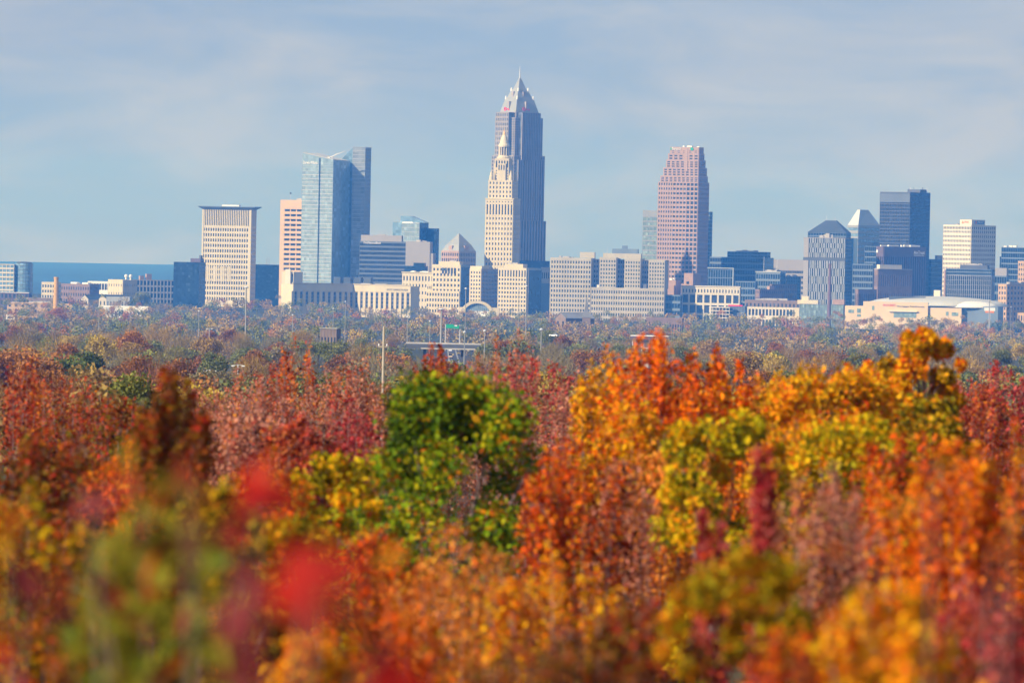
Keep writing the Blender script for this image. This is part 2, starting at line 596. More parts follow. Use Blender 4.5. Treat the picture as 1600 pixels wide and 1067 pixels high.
b = Bld('dark_office_block', 'low dark navy glass block beside the brimmed cream slab, lake behind', 8900, 18, 271, 311, 320, 410)
b.block('glass_navy', 'glass_navy', n=14, rows=14, pier=0.06, span=0.3, dep=0.3, flat=True)
b.solid('penthouse', 'plum_brick', b.x(294), -1, 8, 20, b.H - 0.4, b.z(404))
b.solid('penthouse', 'dark_concrete', b.x(307), -1, 10, 16, b.z(404), b.z(399))
b = Bld('dark_office_block', 'dark navy glass block between brimmed cream slab and pink offices', 9260, 10, 396, 436, 440, 414)
b.block('glass_navy', 'glass_navy', n=12, rows=13, pier=0.05, span=0.22, dep=0.3, flat=True)
for i in range(3):
    b.mast(b.x(414 + 2 * i), 9 + i, b.H, b.z(404 - i % 2), 0.35, 'grey_concrete')

b = Bld('pink_office_block', 'peach concrete office block with rows of paired dark windows', 9120, 15, 438, 478, 484, 313)
b.solid('wall', 'peach_concrete', -b.W, 0, 0.5, b.D, 0, b.H)
fr, zz = MB(), b.z(326)
fr.obox((-b.W, 0.5), (1, 0), (0, -1), 0, b.W, -0.1, 0.9, zz, b.H)
fr.obox((-b.W, 0.5), (1, 0), (0, -1), 0, b.W * 0.17, -0.1, 0.9, 0, zz)
fr.build('wall', MATS['peach_concrete'], b.root)
W0 = b.W * 0.83
for gi in range(3):
    u0 = -W0 + gi * W0 / 3.5
    for r in range(13):
        z1 = b.z(327.5 + r * 7.62)
        w = MB()
        w.box(u0 + 0.6, u0 + 7.2, -0.05, 0.6, z1 - 3.1, z1)
        o = w.build('window', MATS['glass_dark'], b.root)
rows_ = MB()
for r in range(14):
    z1 = b.z(327.5 + r * 7.62) + 0.02
    rows_.obox((-W0, 0.5), (1, 0), (0, -1), 0, W0, -0.1, 0.85, z1, z1 + (7.62 * b.k - 3.14))
rows_.build('spandrel', MATS['peach_concrete'], b.root, 'stuff')
b.mast(b.x(451), 8, b.H, b.z(303), 0.3)
MB().lathe([(0.1, 0), (1.3, 0.8), (1.3, 1.8), (0.1, 2.6)], 8, b.x(451), 8).build('beacon', MATS['sign_dark'], b.root).location.z = b.z(304)
b.units(2, 5, hi=3)
b = Bld('pale_annexe', 'plain pale stone annexe at the foot of the peach office block', 8950, 20, 440, 459, 472, 425)
b.solid('wall', 'pale_stone', -b.W, 0, 0, b.D, 0, b.H)
b.solid('stair_tower', 'white_concrete', b.x(447), b.x(455), -3, -0.05, 0, b.z(421))
b.solid('window_strip', 'glass_dark', b.x(456), b.x(458), -0.25, -0.03, b.z(462), b.z(428))

# the glass headquarters: two slanted prisms with a slot between
b = Bld('glass_headquarters', 'tall blue glass tower with slanted roof, sign and rooftop crane', 9050, 30, 472, 521, 546, 240, 'tower')
zl, zc, zr = b.H, b.z(250, 521), b.z(253, 546)
W, D = b.W, b.D
MB().add([(-W, 0, -3), (0, 0, -3), (0, D, -3), (-W, D, -3), (-W, 0, zl), (0, 0, zc), (0, D, zc - 1), (-W, D, zl)],
         [(3, 2, 1, 0), (4, 5, 6, 7), (0, 1, 5, 4), (1, 2, 6, 5), (2, 3, 7, 6), (3, 0, 4, 7)]).build('glazing', MATS['glass_pale'], b.root)  # pale colour includes the sun and sky glare on the left face
MB().add([(-W + .6, .6, zl + .1), (-.6, .6, zc + .12), (-.6, D - .6, zc - .85), (-W + .6, D - .6, zl + .1),
          (-W + .6, .6, zl + .6), (-.6, .6, zc + .6), (-.6, D - .6, zc - .4), (-W + .6, D - .6, zl + .6)],
         [(3, 2, 1, 0), (4, 5, 6, 7), (0, 1, 5, 4), (1, 2, 6, 5), (2, 3, 7, 6), (3, 0, 4, 7)]).build('roof', MATS['roof_pale'], b.root)
zm = b.z(268)
band = MB()
facade(band, (-W, 0), (1, 0), (0, -1), W, 0, zm, 18, 37, 0.06, 0.2, 0.35, True)
for q in (247, 251, 255, 259, 263):
    zq = b.z(q, 495)
    if q > 251:
        band.obox((-W, 0), (1, 0), (0, -1), 0, W, -0.1, 0.3, zq - 0.35, zq)
band.build('mullion', MATS['pale_metal'], b.root, 'stuff')
MB().obox((-W, 0), (1, 0), (0, -1), W * 0.55, W * 0.585, -0.1, 0.6, -2, b.z(247, 499)).build('dark_strip', MATS['glass_navy'], b.root)  # dark navy strip down the front
band = MB()
facade(band, (0, 0), (0, 1), (1, 0), D, 0, b.z(262, 530), 16, 37, 0.1, 0.06, 0.35)
band.build('mullion', MATS['blue_metal'], b.root, 'stuff')
b.solid('side_glazing', 'glass_blue', -0.1, 0.22, 0.1, D, 0, zc - 1.2)  # deeper blue sheet: shade of the right face put into the colour
b.text('Sherwin-Williams', 'sign_white', 473.5, 496, 255, 5.0, 'front', 0.7)
crane = MB()
cx = b.x(512)
crane.tube([(cx, 12, zc), (cx, 12, zc + 5)], [0.9, 0.7], 6)
crane.tube([(cx - 5, 12, zc + 3), (b.x(533), 12, b.z(236, 533))], [0.8, 0.35], 5)
crane.tube([(cx, 12, zc + 5), (cx + 8, 12, zc + 9), (b.x(524), 12, b.z(240, 524))], [0.3, 0.3, 0.3], 4)
crane.box(cx - 7, cx - 3, 10.8, 13.2, zc + 1, zc + 4)
crane.build('roof_crane', MATS['steel'], b.root, 'stuff')
# the rear half of the same building
sub = Bld('rear_prism', '', 9085, 12, 551.5, 571, 573, 230)
del sub.root['label'], sub.root['category']
sub.block('pale_metal', 'glass_steel', y1=34, n=10, rows=42, pier=0.12, span=0.14, dep=0.3)
MB().add([(sub.x(530, 251), 4, sub.z(251, 530)), (-sub.W, 4, sub.H), (-sub.W, 4, 0), (sub.x(530, 251), 4, 0),
          (sub.x(530, 251), 30, sub.z(251, 530)), (-sub.W, 30, sub.H), (-sub.W, 30, 0), (sub.x(530, 251), 30, 0)],
         [(0, 3, 2, 1), (4, 5, 6, 7), (0, 1, 5, 4), (0, 4, 7, 3), (2, 3, 7, 6)]).build('slanted_fin', MATS['glass_blue'], sub.root)


def adopt(child, parent):
    """make a separately placed piece a part of another building"""
    mw = Matrix.Translation(child.location) @ Matrix.Rotation(child.rotation_euler.z, 4, 'Z')
    pw = Matrix.Translation(parent.location) @ Matrix.Rotation(parent.rotation_euler.z, 4, 'Z')
    m = pw.inverted() @ mw
    child.parent = parent
    child.location = m.to_translation()
    child.rotation_euler = (0, 0, m.to_euler().z)


adopt(sub.root, b.root)

b = Bld('bank_offices', 'wide dark banded office block with small bank sign, right of glass tower', 9000, 10, 562, 636, 642, 378)
b.block('slate_metal', 'glass_dark', n=26, rows=16, pier=0.05, span=0.42, dep=0.35, flat=True, top=1.2)
b.solid('penthouse', 'grey_concrete', b.x(562), b.x(626), 6, 18, b.H - 0.4, b.z(368.5))
b.units(3, 8, zt=b.z(368.5), y0=6, y1=16, x1=b.x(610), hi=3)
b.mast(b.x(590), 9, b.z(368.5), b.z(359), 0.2)
b.text('FirstNationalBank', 'sign_white', 568, 595, 380.6, 3.6, 'front', 0.6)
b = Bld('concrete_slab_block', 'blank grey concrete slab joined to the dark banded offices', 8960, 8, 634, 672, 676, 378)
b.solid('wall', 'grey_concrete', -b.W, 0, 0, b.D, 0, b.H)
b.solid('shoulder', 'grey_concrete', 0.02, b.x(677), 1, b.D, 0, b.z(396))
b.units(3, 11, hi=2.5)
b = Bld('glass_offices', 'pale blue glass office tower stepped at top, behind grey slab', 9250, 28, 628, 655.5, 669, 348, 'tower')
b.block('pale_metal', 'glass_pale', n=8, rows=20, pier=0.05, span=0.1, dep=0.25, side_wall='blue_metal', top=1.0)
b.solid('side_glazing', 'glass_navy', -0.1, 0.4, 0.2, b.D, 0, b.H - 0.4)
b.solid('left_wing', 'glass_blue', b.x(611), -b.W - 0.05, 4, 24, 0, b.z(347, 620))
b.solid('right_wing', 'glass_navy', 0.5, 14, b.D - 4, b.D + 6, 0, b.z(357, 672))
MB().add([(b.x(621), 8, b.H - .2), (b.x(661), 8, b.H - .2), (b.x(661), 20, b.H - .2), (b.x(621), 20, b.H - .2),
          (b.x(621), 8, b.z(338)), (b.x(636), 8, b.z(338)), (b.x(636), 20, b.z(338)), (b.x(621), 20, b.z(338))],
         [(0, 1, 5, 4), (1, 2, 6, 5), (2, 3, 7, 6), (3, 0, 4, 7), (4, 5, 6, 7), (3, 2, 1, 0)]).build('roof_screen', MATS['glass_blue'], b.root)
b.solid('roof_sign', 'sign_white', b.x(629), b.x(645), -0.6, -0.1, b.z(349.3), b.z(347.2))
b = Bld('blue_low_block', 'low stepped navy block between grey slab and cream hall', 8900, 14, 632, 664, 668, 416)
b.block('glass_navy', 'glass_navy', n=10, rows=6, pier=0.1, span=0.2, dep=0.3)
b.solid('penthouse', 'glass_navy', b.x(645), b.x(662), 3, 12, b.H - 0.3, b.z(411))

b = Bld('pyramid_offices', 'small stone office tower with grey pyramid roof', 8930, 38, 690, 717, 743, 392, 'tower')
b.block('pink_granite', 'glass_window', n=8, rows=12, pier=0.45, span=0.42, top=1.5, side_wall='rib_granite')
W, D, h0 = b.W, b.D, b.H
for nm, i0, za, i1, zb in (('roof_skirt', 0.0, h0 - 0.3, 0.14, b.z(382)), ('pyramid_roof', 0.15, b.z(382) + 0.02, 0.48, b.z(365))):
    MB().loft([[(-W * (1 - i), D * i, z), (-W * i, D * i, z), (-W * i, D * (1 - i), z), (-W * (1 - i), D * (1 - i), z)]
               for i, z in ((i0, za), (i1, zb))]).build(nm, MATS['silver_panel'], b.root)
b.solid('dormer', 'pink_granite', -W * .62, -W * .42, 0.6, D * .3, h0 - .5, b.z(384))
b.solid('dormer', 'pink_granite', -W * .3, -0.6, D * .38, D * .62, h0 - .5, b.z(384))

# ---------------------------------------------------------------- tallest tower
b = Bld('tallest_tower', 'tallest tower, grey ribbed shaft with stepped pyramid top and spire', 9200, 53, 769, 803, 851, 243, 'tower')
W, D = b.W, b.D
cxm, cym = -W / 2, D / 2


def ring(f, z):
    return [(cxm - f * W / 2, cym - f * D / 2, z), (cxm + f * W / 2, cym - f * D / 2, z),
            (cxm + f * W / 2, cym + f * D / 2, z), (cxm - f * W / 2, cym + f * D / 2, z)]


def shaft(f, z0, z1, n, rows, sw='rib_granite'):
    r = ring(f, 0)
    b.block('pale_granite', 'glass_grey', x0=r[0][0], x1=r[1][0], y0=r[0][1], y1=r[2][1], z0=z0, z1=z1, n=n, rows=rows,
            pier=0.34, span=0.34, sn=n + 4, top=1.0, side_wall=sw)


zA, zB, zC = b.H, b.z(184, 812), b.z(175, 812)
shaft(1.0, -3, zA, 12, 46)
shaft(0.90, zA + 0.05, zB, 11, 15)
shaft(0.72, zB + 0.05, zC, 8, 2)
for fz, wd, pr in ((b.z(176, 812), 0.30, 2.4), (b.z(250, 812), 0.42, 3.6), (b.z(345, 812), 0.50, 5.0)):
    ribs = MB()
    ribs.obox((cxm, 0), (1, 0), (0, -1), -W * wd, W * wd, -6, pr, 0, fz)
    ribs.obox((0, cym), (0, 1), (1, 0), -D * wd, D * wd, -6, pr, 0, fz)
    ribs.build('centre_bay', MATS['glass_grey'], b.root, 'stuff')
    ribs = MB()
    facade(ribs, (cxm - W * wd, -pr), (1, 0), (0, -1), 2 * W * wd, 0, fz, 7, 42, 0.5, 0.42, 0.6)
    ribs.build('rib', MATS['pale_granite'], b.root, 'stuff')
    ribs = MB()
    facade(ribs, (pr, cym - D * wd), (0, 1), (1, 0), 2 * D * wd, 0, fz, 11, 50, 0.42, 0.10, 1.3)
    ribs.build('rib', MATS['rib_granite'], b.root, 'stuff')
pyr = ((0.74, zC + 0.02, 0.52, b.z(152, 813)), (0.47, b.z(152, 813) + 0.02, 0.30, b.z(139, 813)), (0.25, b.z(139, 813) + 0.02, 0.05, b.z(122, 814)))
for f0, z0, f1, z1 in pyr:
    MB().loft([ring(f0, z0), ring(f1, z1)]).build('pyramid_tier', MATS['silver_panel'], b.root)
for f, q in ((0.56, 152), (0.34, 139)):
    zq = b.z(q, 813)
    for sx, sy in ((-1, -1), (1, -1), (1, 1)):
        px_, py_ = cxm + sx * f * W / 2 * 0.93, cym + sy * f * D / 2 * 0.93
        MB().lathe([(1.3, zq - 3), (1.1, zq + 0.8), (0.2, zq + 2.4)], 8, px_, py_).build('corner_light', MATS['white_paint'], b.root)
for sx in (-1, 1):
    for f0, z0, f1, z1 in pyr[:2]:
        MB().box(cxm - 2, cxm + 2, cym - f0 * D / 2 * 0.98, cym, z0 + 0.05, z0 + (z1 - z0) * 0.72).build('dormer', MATS['rib_granite'], b.root) if sx < 0 else \
            MB().box(cxm, cxm + f0 * W / 2 * 0.98, cym - 2, cym + 2, z0 + 0.05, z0 + (z1 - z0) * 0.72).build('dormer', MATS['rib_granite'], b.root)
MB().tube([(cxm, cym, b.z(124, 814)), (cxm, cym, b.z(112, 814)), (cxm, cym, b.z(102.5, 814))], [1.2, 0.8, 0.3], 6).build('spire', MATS['steel'], b.root)


def key_sign(name, cx, cy, rot):
    k = MB()
    n = 14
    R, r, t = 2.7, 1.5, 0.3
    rings = [[((R if q in (0, 1) else r) * math.cos(2 * math.pi * i / n) - 3.0, (-t if q in (0, 3) else t),
               (R if q in (0, 1) else r) * math.sin(2 * math.pi * i / n)) for q in range(4)] for i in range(n + 1)]
    k.loft(rings, cap=False)
    k.box(-0.4, 6.2, -t, t, -0.5, 0.6)
    k.box(5.2, 6.2, -t, t, -2.0, -0.5)
    k.box(3.2, 4.1, -t, t, -1.7, -0.5)
    o = k.build(name, MATS['sign_red'], b.root)
    o.location = (cx, cy, b.z(170.5, 812))
    o.rotation_euler = (0, 0, rot)


f_ = 0.72
key_sign('key_emblem', cxm - W * 0.08, cym - f_ * D / 2 - 0.2, 0)
key_sign('key_emblem', cxm + f_ * W / 2 + 0.2, cym - D * 0.04, math.radians(90))
b.solid('podium', 'glass_navy', 0.1, b.y(853) * 0.3, 2, D, 0, b.z(407))

# ---------------------------------------------------------------- old stone tower with a pointed crown
b = Bld('spired_stone_tower', 'cream stone skyscraper with tiered crown and golden finial, before the tallest tower', 8960, 14, 759.5, 802, 806, 312, 'tower')
b.D = b.W
W = b.W
z312 = b.H
b.block('cream_stone', 'glass_window', z1=b.z(338), n=9, rows=20, pier=0.6, span=0.52, dep=0.8)
b.block('cream_stone', 'glass_window', z0=b.z(338) + .05, z1=b.z(318), n=9, rows=1, pier=0.55, span=0.2, dep=0.8)
b.block('cream_stone', 'glass_window', z0=b.z(318) + .05, z1=z312, n=9, rows=1, pier=0.6, span=0.65, dep=0.8, top=1.8)
MB().box(-W - 1.5, 1.5, -1.5, W + 1.5, z312 + 0.02, z312 + 1.3).build('cornice', MATS['cream_stone'], b.root)
c = W / 2


def tier(f, p0, p1, n, rows, pier=0.6, span=0.5, top=1.0):
    h = f * W / 2
    b.block('cream_stone', 'glass_window', x0=-c - h, x1=-c + h, y0=c - h, y1=c + h, z0=b.z(p0) + 1.32 * (p0 == 312) + 0.05, z1=b.z(p1), n=n, rows=rows,
            pier=pier, span=span, top=top, dep=0.6)


tier(0.86, 312, 282, 7, 4)
for sx in (-1, 1):
    for sy in (-1, 1):
        MB().lathe([(2.7, b.z(282)), (2.7, b.z(276)), (2.0, b.z(275)), (1.7, b.z(272)), (0.15, b.z(266))], 10,
                   -c + sx * W * 0.36, c + sy * W * 0.36).build('corner_turret', MATS['cream_stone'], b.root)
tier(0.50, 282, 264, 5, 4)
tier(0.50, 264, 248, 5, 1, 0.45, 0.25, 1.5)
for dx, dy in ((-1, 0), (1, 0), (0, -1), (0, 1)):
    hx, hy = (W * 0.05, W * 0.15) if dx else (W * 0.15, W * 0.05)
    MB().box(-c + dx * W * 0.275 - hx, -c + dx * W * 0.275 + hx, c + dy * W * 0.275 - hy, c + dy * W * 0.275 + hy, b.z(282), b.z(256)).build('pavilion', MATS['cream_stone'], b.root)
    pv = MB()
    q = hy if dx else hx
    for j in (-1, 0, 1):
        if dx:
            pv.box(-c + dx * (W * 0.275 + hx) - 0.2, -c + dx * (W * 0.275 + hx) + 0.2, c + j * q * .6 - .7, c + j * q * .6 + .7, b.z(266), b.z(258))
        else:
            pv.box(-c + j * q * .6 - .7, -c + j * q * .6 + .7, c + dy * (W * 0.275 + hy) - 0.2, c + dy * (W * 0.275 + hy) + 0.2, b.z(266), b.z(258))
    pv.build('window', MATS['glass_window'], b.root, 'stuff')
MB().lathe([(W * 0.25, b.z(248)), (W * 0.25, b.z(246)), (W * 0.20, b.z(244)), (W * 0.185, b.z(243))], 16, -c, c).build('drum_base', MATS['cream_stone'], b.root)
MB().lathe([(W * 0.13, b.z(243)), (W * 0.13, b.z(229))], 16, -c, c).build('drum_glazing', MATS['glass_window'], b.root)
for i in range(12):
    a = 2 * math.pi * (i + .5) / 12
    MB().lathe([(0.95, b.z(243)), (0.85, b.z(230))], 6, -c + W * .165 * math.cos(a), c + W * .165 * math.sin(a)).build('column', MATS['cream_stone'], b.root)
MB().lathe([(W * 0.20, b.z(230)), (W * 0.205, b.z(228)), (W * 0.19, b.z(226)), (W * 0.17, b.z(225)), (W * 0.12, b.z(217)),
            (W * 0.085, b.z(213)), (W * 0.06, b.z(211))], 16, -c, c).build('cone_roof', MATS['pale_stone'], b.root)
MB().lathe([(W * 0.06, b.z(211)), (W * 0.05, b.z(208)), (W * 0.02, b.z(205)), (0.1, b.z(200))], 10, -c, c).build('finial', MATS['gold_leaf'], b.root)

# ---------------------------------------------------------------- pink stepped tower
b = Bld('pink_stepped_tower', 'pink granite tower stepped back at upper left, dark right side', 9150, 20, 1029.5, 1091, 1109, 285, 'tower')
W, D = b.W, b.D
X = lambda px: b.x(px)
zones = ((1029.5, 1052, 6, 0.5, 0.5), (1052, 1073, 4, 0.30, 0.55), (1073, 1091, 3, 0.28, 0.36))
MB().box(-W, 0, 0, D, -3, b.H - 1).build('glazing', MATS['glass_window'], b.root)
wl = MB()
for p0, p1, n, pr, sp in zones:
    facade(wl, (X(p0), 0), (1, 0), (0, -1), X(p1) - X(p0), 0, b.H, n, 29, pr, sp, 0.7)
wl.obox((-W, 0), (1, 0), (0, -1), 0, W, -.1, .75, b.H - 1.5, b.H)
wl.build('wall', MATS['pink_granite'], b.root, 'stuff')
wl = MB()
facade(wl, (0, 0), (0, 1), (1, 0), D, 0, b.H, 12, 29, 0.45, 0.5, 0.7)
facade(wl, (-W, D), (0, -1), (-1, 0), D, 0, b.H, 12, 29, 0.45, 0.5, 0.7)
wl.build('wall', MATS['pink_granite'], b.root, 'stuff')
MB().box(-W + .2, -.2, .2, D - .2, b.H - .99, b.H - .4).build('roof', MATS['roof_grey'], b.root)
prev = b.H
for i, (pl, pt, back) in enumerate(((1033, 275, 0.86), (1037.5, 262, 0.76), (1042, 250, 0.62), (1045, 240, 0.5), (1048, 230, 0.42))):
    zt_ = b.z(pt, 1070)
    n = 9 - i
    b.block('pink_granite', 'glass_window', x0=b.x(pl, pt), x1=0, y0=0.03 * i, y1=D * back, z0=prev + 0.05, z1=zt_, n=n,
            rows=3 if i < 3 else 2, pier=0.4 if i < 4 else 0.62, span=0.45 if i < 4 else 0.7, top=1.6 if i < 4 else 4.5)
    prev = zt_
b.solid('notch_wall', 'pink_granite', b.x(1070, 240), b.x(1075, 240), -0.95, -0.1, b.z(268, 1070), b.z(231, 1070))
b.text('Benesch', 'sign_white', 1050.5, 1064.5, 233.2, 4.2, 'front', 1.0)
em = MB().lathe([(0.2, -0.3), (2.4, -0.3), (2.4, 0.3), (0.2, 0.3)], 6).build('green_emblem', MATS['sign_green'], b.root)
em.location = (b.x(1081.5, 233), -1.0, b.z(233.2))
em.rotation_euler = (math.radians(90), 0, 0)
b.solid('green_mark', 'sign_green', b.x(1048.2, 233), b.x(1050, 233), -1.0, -0.4, b.z(235), b.z(231.4))
b.units(4, 21, zt=b.z(230), x0=b.x(1060), y1=D * .35, hi=2.2, m='white_paint')
b = Bld('dark_slab_tower', 'thin dark slab just behind the pink stepped tower', 9400, 25, 1095, 1109, 1113.5, 331, 'tower')
b.block('blue_metal', 'glass_navy', n=6, rows=26, pier=0.1, span=0.3, dep=0.3)
b = Bld('green_glass_tower', 'pale green glass tower peeping out left of the pink stepped tower', 9520, 12, 1005, 1032, 1036, 329, 'tower')
b.block('silver_panel', 'glass_green', n=5, rows=20, pier=0.08, span=0.26, dep=0.3, flat=True, top=9)

# ---------------------------------------------------------------- stepped cream offices with light courts
b = Bld('court_offices', 'huge cream stone office block with three dark light courts', 8740, 7, 861, 1039, 1043, 403)
X = lambda px, py=None: b.x(px, py)
z45 = b.z(450, 980)
kw = dict(pier=0.48, span=0.46, dep=0.7, left=True)
b.block('grey_stone', 'glass_window', x0=X(861), x1=X(924), y1=46, n=15, rows=13, z1=b.z(403, 890), top=2.5, **kw)
b.block('grey_stone', 'glass_window', x0=X(924) + .8, x1=X(1039), y1=22, n=30, rows=6, z1=z45, top=2.0, **kw)
for p0, p1, pt in ((938, 963, 402), (977, 1001, 404), (1014.5, 1039, 406)):
    b.block('grey_stone', 'glass_window', x0=X(p0), x1=X(p1), y0=0.1, y1=46, n=6, rows=7, z0=z45 + .05, z1=b.z(pt, p0), top=2.5, **kw)
b.block('grey_stone', 'glass_window', x0=X(925), x1=X(1038), y0=23.5, y1=45.5, n=30, rows=13, z1=b.z(406, 980), **kw)
b.solid('penthouse', 'grey_stone', X(905), X(928), 8, 20, b.z(403, 915), b.z(394, 915))
b.solid('penthouse', 'grey_stone', X(941), X(1000), 12, 26, b.z(404, 960), b.z(396, 960))
b.solid('penthouse', 'blue_metal', X(953), X(993), 28, 40, b.z(404, 960), b.z(389, 970))
b.solid('water_tank', 'blue_metal', X(968), X(976), 30, 36, b.z(389, 970), b.z(384, 970))
b.solid('court_hut', 'white_paint', X(932), X(936), 6, 10, z45 - 0.2, b.z(445, 930))
b.solid('court_hut', 'white_paint', X(1005), X(1010), 6, 10, z45 - 0.2, b.z(444, 1007))
b.units(4, 31, x0=X(865), x1=X(900), y1=40, zt=b.z(403, 880), hi=3)
b.mast(X(947), 14, b.z(396, 960), b.z(386, 947), 0.3)
b = Bld('link_building', 'low pale stone link between glass-sided offices and court offices', 9000, 10, 846, 866, 868, 418)
b.block('grey_stone', 'glass_window', n=6, rows=4, pier=0.5, span=0.5, z1=b.H, top=3)
b.solid('lower_wall', 'blue_metal', -b.W - 1, 0, -3, -0.8, 0, b.z(443))

# ---------------------------------------------------------------- station offices around the arch
b = Bld('station_offices', 'cream office block with dark glass flank left of the arch', 8780, 22, 676, 720, 733, 414)
X = lambda px, py=None: b.x(px, py)
b.block('cream_stone', 'glass_window', x0=X(676), x1=0, n=8, rows=10, pier=0.5, span=0.5, dep=0.7, top=3, side_wall='blue_metal')
b.block('cream_stone', 'glass_window', x0=X(668), x1=-0.3, y0=-2.5, y1=-0.9, z1=b.z(455), n=12, rows=5, pier=0.48, span=0.48, dep=0.6, top=1.5)
b.block('cream_stone', 'glass_window', x0=X(668), x1=X(676) - .7, y0=-.3, y1=20, z1=b.z(446), n=3, rows=6, pier=0.5, span=0.5, dep=0.5)
b.solid('side_glazing', 'glass_navy', -0.1, 0.9, 1.0, b.D - 1, 2, b.H - 3)
arc = MB()
for i in range(5):
    u = X(691 + i * 4.7)
    arc.box(u, u + 2.6, -1.05, -0.5, b.z(428), b.z(419))
arc.build('tall_window', MATS['glass_window'], b.root, 'stuff')
b.solid('penthouse', 'cream_stone', X(683), X(716), 5, 16, b.H - .4, b.z(409))
b.units(2, 41, zt=b.z(409), x0=X(686), x1=X(712), y0=6, y1=15, hi=2.5)
b = Bld('shaded_offices', 'stone office block with shaded flank directly behind the arch', 8860, 34, 731, 752, 780, 420)
b.block('cream_stone', 'glass_window', n=5, rows=12, pier=0.5, span=0.5, dep=0.6, top=2.5, sn=12, side_wall='rib_granite')  # darker side wall puts the flank's shade into the colour
b.solid('penthouse', 'cream_stone', -b.W + 1, -2, 4, 22, b.H - .4, b.z(416))
b = Bld('station_offices', 'cream office block with grid of windows right of the arch', 8770, 22, 779, 823, 846, 419)
b.block('cream_stone', 'glass_window', n=10, rows=1, pier=0.5, span=0.15, dep=0.7, top=2.5, z0=b.z(434), z1=b.H, side_wall='blue_metal')
b.block('cream_stone', 'glass_window', n=10, rows=10, pier=0.48, span=0.5, dep=0.7, z1=b.z(434) - .05, side_wall='blue_metal')
b.solid('side_glazing', 'glass_navy', -0.1, 0.9, 5.0, b.D - 1, 2, b.H - 3)
b.solid('corner_strip', 'cream_stone', 0.72, 1.4, 2.0, 4.6, 0, b.H - 1)
b.solid('penthouse', 'cream_stone', b.x(786), b.x(815), 5, 20, b.H - .4, b.z(413))
b.units(4, 47, zt=b.z(413), x0=b.x(788), x1=b.x(814), y0=6, y1=18, hi=2.5)

b = Bld('arch_entrance', 'semicircular cream arch over glass vault at the station', 8730, 4, 717, 779, 780, 481, 'arch', depth=14)
pc = pix(745, 487.5, 8730)
ax, az = b.x(745.5, 487), b.z(488.5, 745)
R0, R1 = 25 * b.k, 19.5 * b.k
n = 18
pts = [(math.cos(math.pi * i / n), math.sin(math.pi * i / n)) for i in range(n + 1)]
MB().loft([[(ax + R0 * cx_, -2, az + R0 * .74 * sx_), (ax + R0 * cx_, 6, az + R0 * .74 * sx_),
            (ax + R1 * cx_, 6, az + R1 * .74 * sx_), (ax + R1 * cx_, -2, az + R1 * .74 * sx_)] for cx_, sx_ in pts]).build('arch', MATS['cream_stone'], b.root)
va = MB()
va.loft([[(ax + R1 * 1.0 * cx_, y_, az + R1 * .74 * sx_) for cx_, sx_ in pts] for y_ in (1.5, 45)])
va.build('glass_vault', MATS['glass_blue'], b.root)
ml = MB()
for i in range(-5, 6):
    h = math.sqrt(max(0, 1 - (i / 6) ** 2)) * R1 * .74
    ml.box(ax + i / 6 * R1 - .2, ax + i / 6 * R1 + .2, 0.9, 1.45, az - 3, az + h)
for j in range(1, 4):
    zz = j / 4 * R1 * .74
    w = R1 * math.sqrt(1 - (j / 4) ** 2)
    ml.box(ax - w, ax + w, 1.0, 1.48, az + zz - .15, az + zz + .15)
ml.build('mullion', MATS['pale_metal'], b.root, 'stuff')
for p0, p1 in ((717, 723), (768.5, 780)):
    b.solid('flank_wall', 'cream_stone', b.x(p0), b.x(p1), -1, 8, 0, b.H)

# ---------------------------------------------------------------- long stone hall (bent to put its left wing in shade)
b = Bld('long_stone_hall', 'long stone hall with tall pilaster windows, left wing in shade', 8650, 18, 553, 642, 655, 446.5)
z0w, z1w = b.z(482, 600), b.z(458, 600)
b.solid('wall', 'cream_stone', -b.W, 0, 0.0, b.D, -3, b.H - 1)


def hall_front(root, x0, W, H, z0w, z1w, nwin, wide):
    step = W / nwin
    for i in range(nwin):
        w = step * (0.62 if i == wide else 0.42)
        u = x0 + (i + .5) * step
        MB().box(u - w / 2, u + w / 2, -0.25, 0.1, z0w, z1w).build('window', MATS['glass_window'], root)
        fr = MB()
        for j in range(1, 4):
            zz = z0w + (z1w - z0w) * j / 4
            fr.box(u - w / 2, u + w / 2, -0.4, -0.2, zz - .35, zz + .35)
        fr.build('window_bar', MATS['grey_concrete'], root, 'stuff')
        edge = x0 + i * step
        MB().box(edge - step * .26, edge + step * .26, -1.1, 0.1, 0, z1w + 1).build('pilaster', MATS['cream_stone'], root)
    MB().box(x0, x0 + W, -1.25, 0.1, z1w + 1.02, H).build('entablature', MATS['cream_stone'], root)
    MB().box(x0 - 1, x0 + W + .6, -2.0, 0.2, H + .02, H + .9).build('cornice', MATS['cream_stone'], root)


hall_front(b.root, -b.W, b.W, b.H, z0w, z1w, 11, 6)
b.text('POST OFFICE PLAZA', 'sign_dark', 605, 638, 453.5, 2.6, 'front', 1.5)
b.units(5, 51, hi=2.0, y1=20)
wing = Bld('shaded_wing', '', 8676, -40, 460, 553, 553, 444, depth=24)  # wing angled away from the sun so its front falls into shade
del wing.root['label'], wing.root['category']
wing.solid('wall', 'cream_stone', -wing.W, 0, 0.0, 24, -3, wing.H - 1)
hall_front(wing.root, -wing.W, wing.W, wing.H, wing.z(478, 500), wing.z(456, 500), 11, 4)
adopt(wing.root, b.root)
for i in range(4):
    b.solid('roof_plant', 'roof_dark', b.x(506 + i * 16), b.x(517 + i * 16), 34, 44, b.H - 4, b.z(435.5))
b = Bld('cream_hall', 'cream stone hall with tall upper windows behind the long hall', 8800, 16, 629, 678, 682, 427)
b.block('pale_stone', 'glass_window', n=10, rows=1, pier=0.55, span=0.3, dep=0.6, z0=b.z(441), z1=b.H, top=3.0)
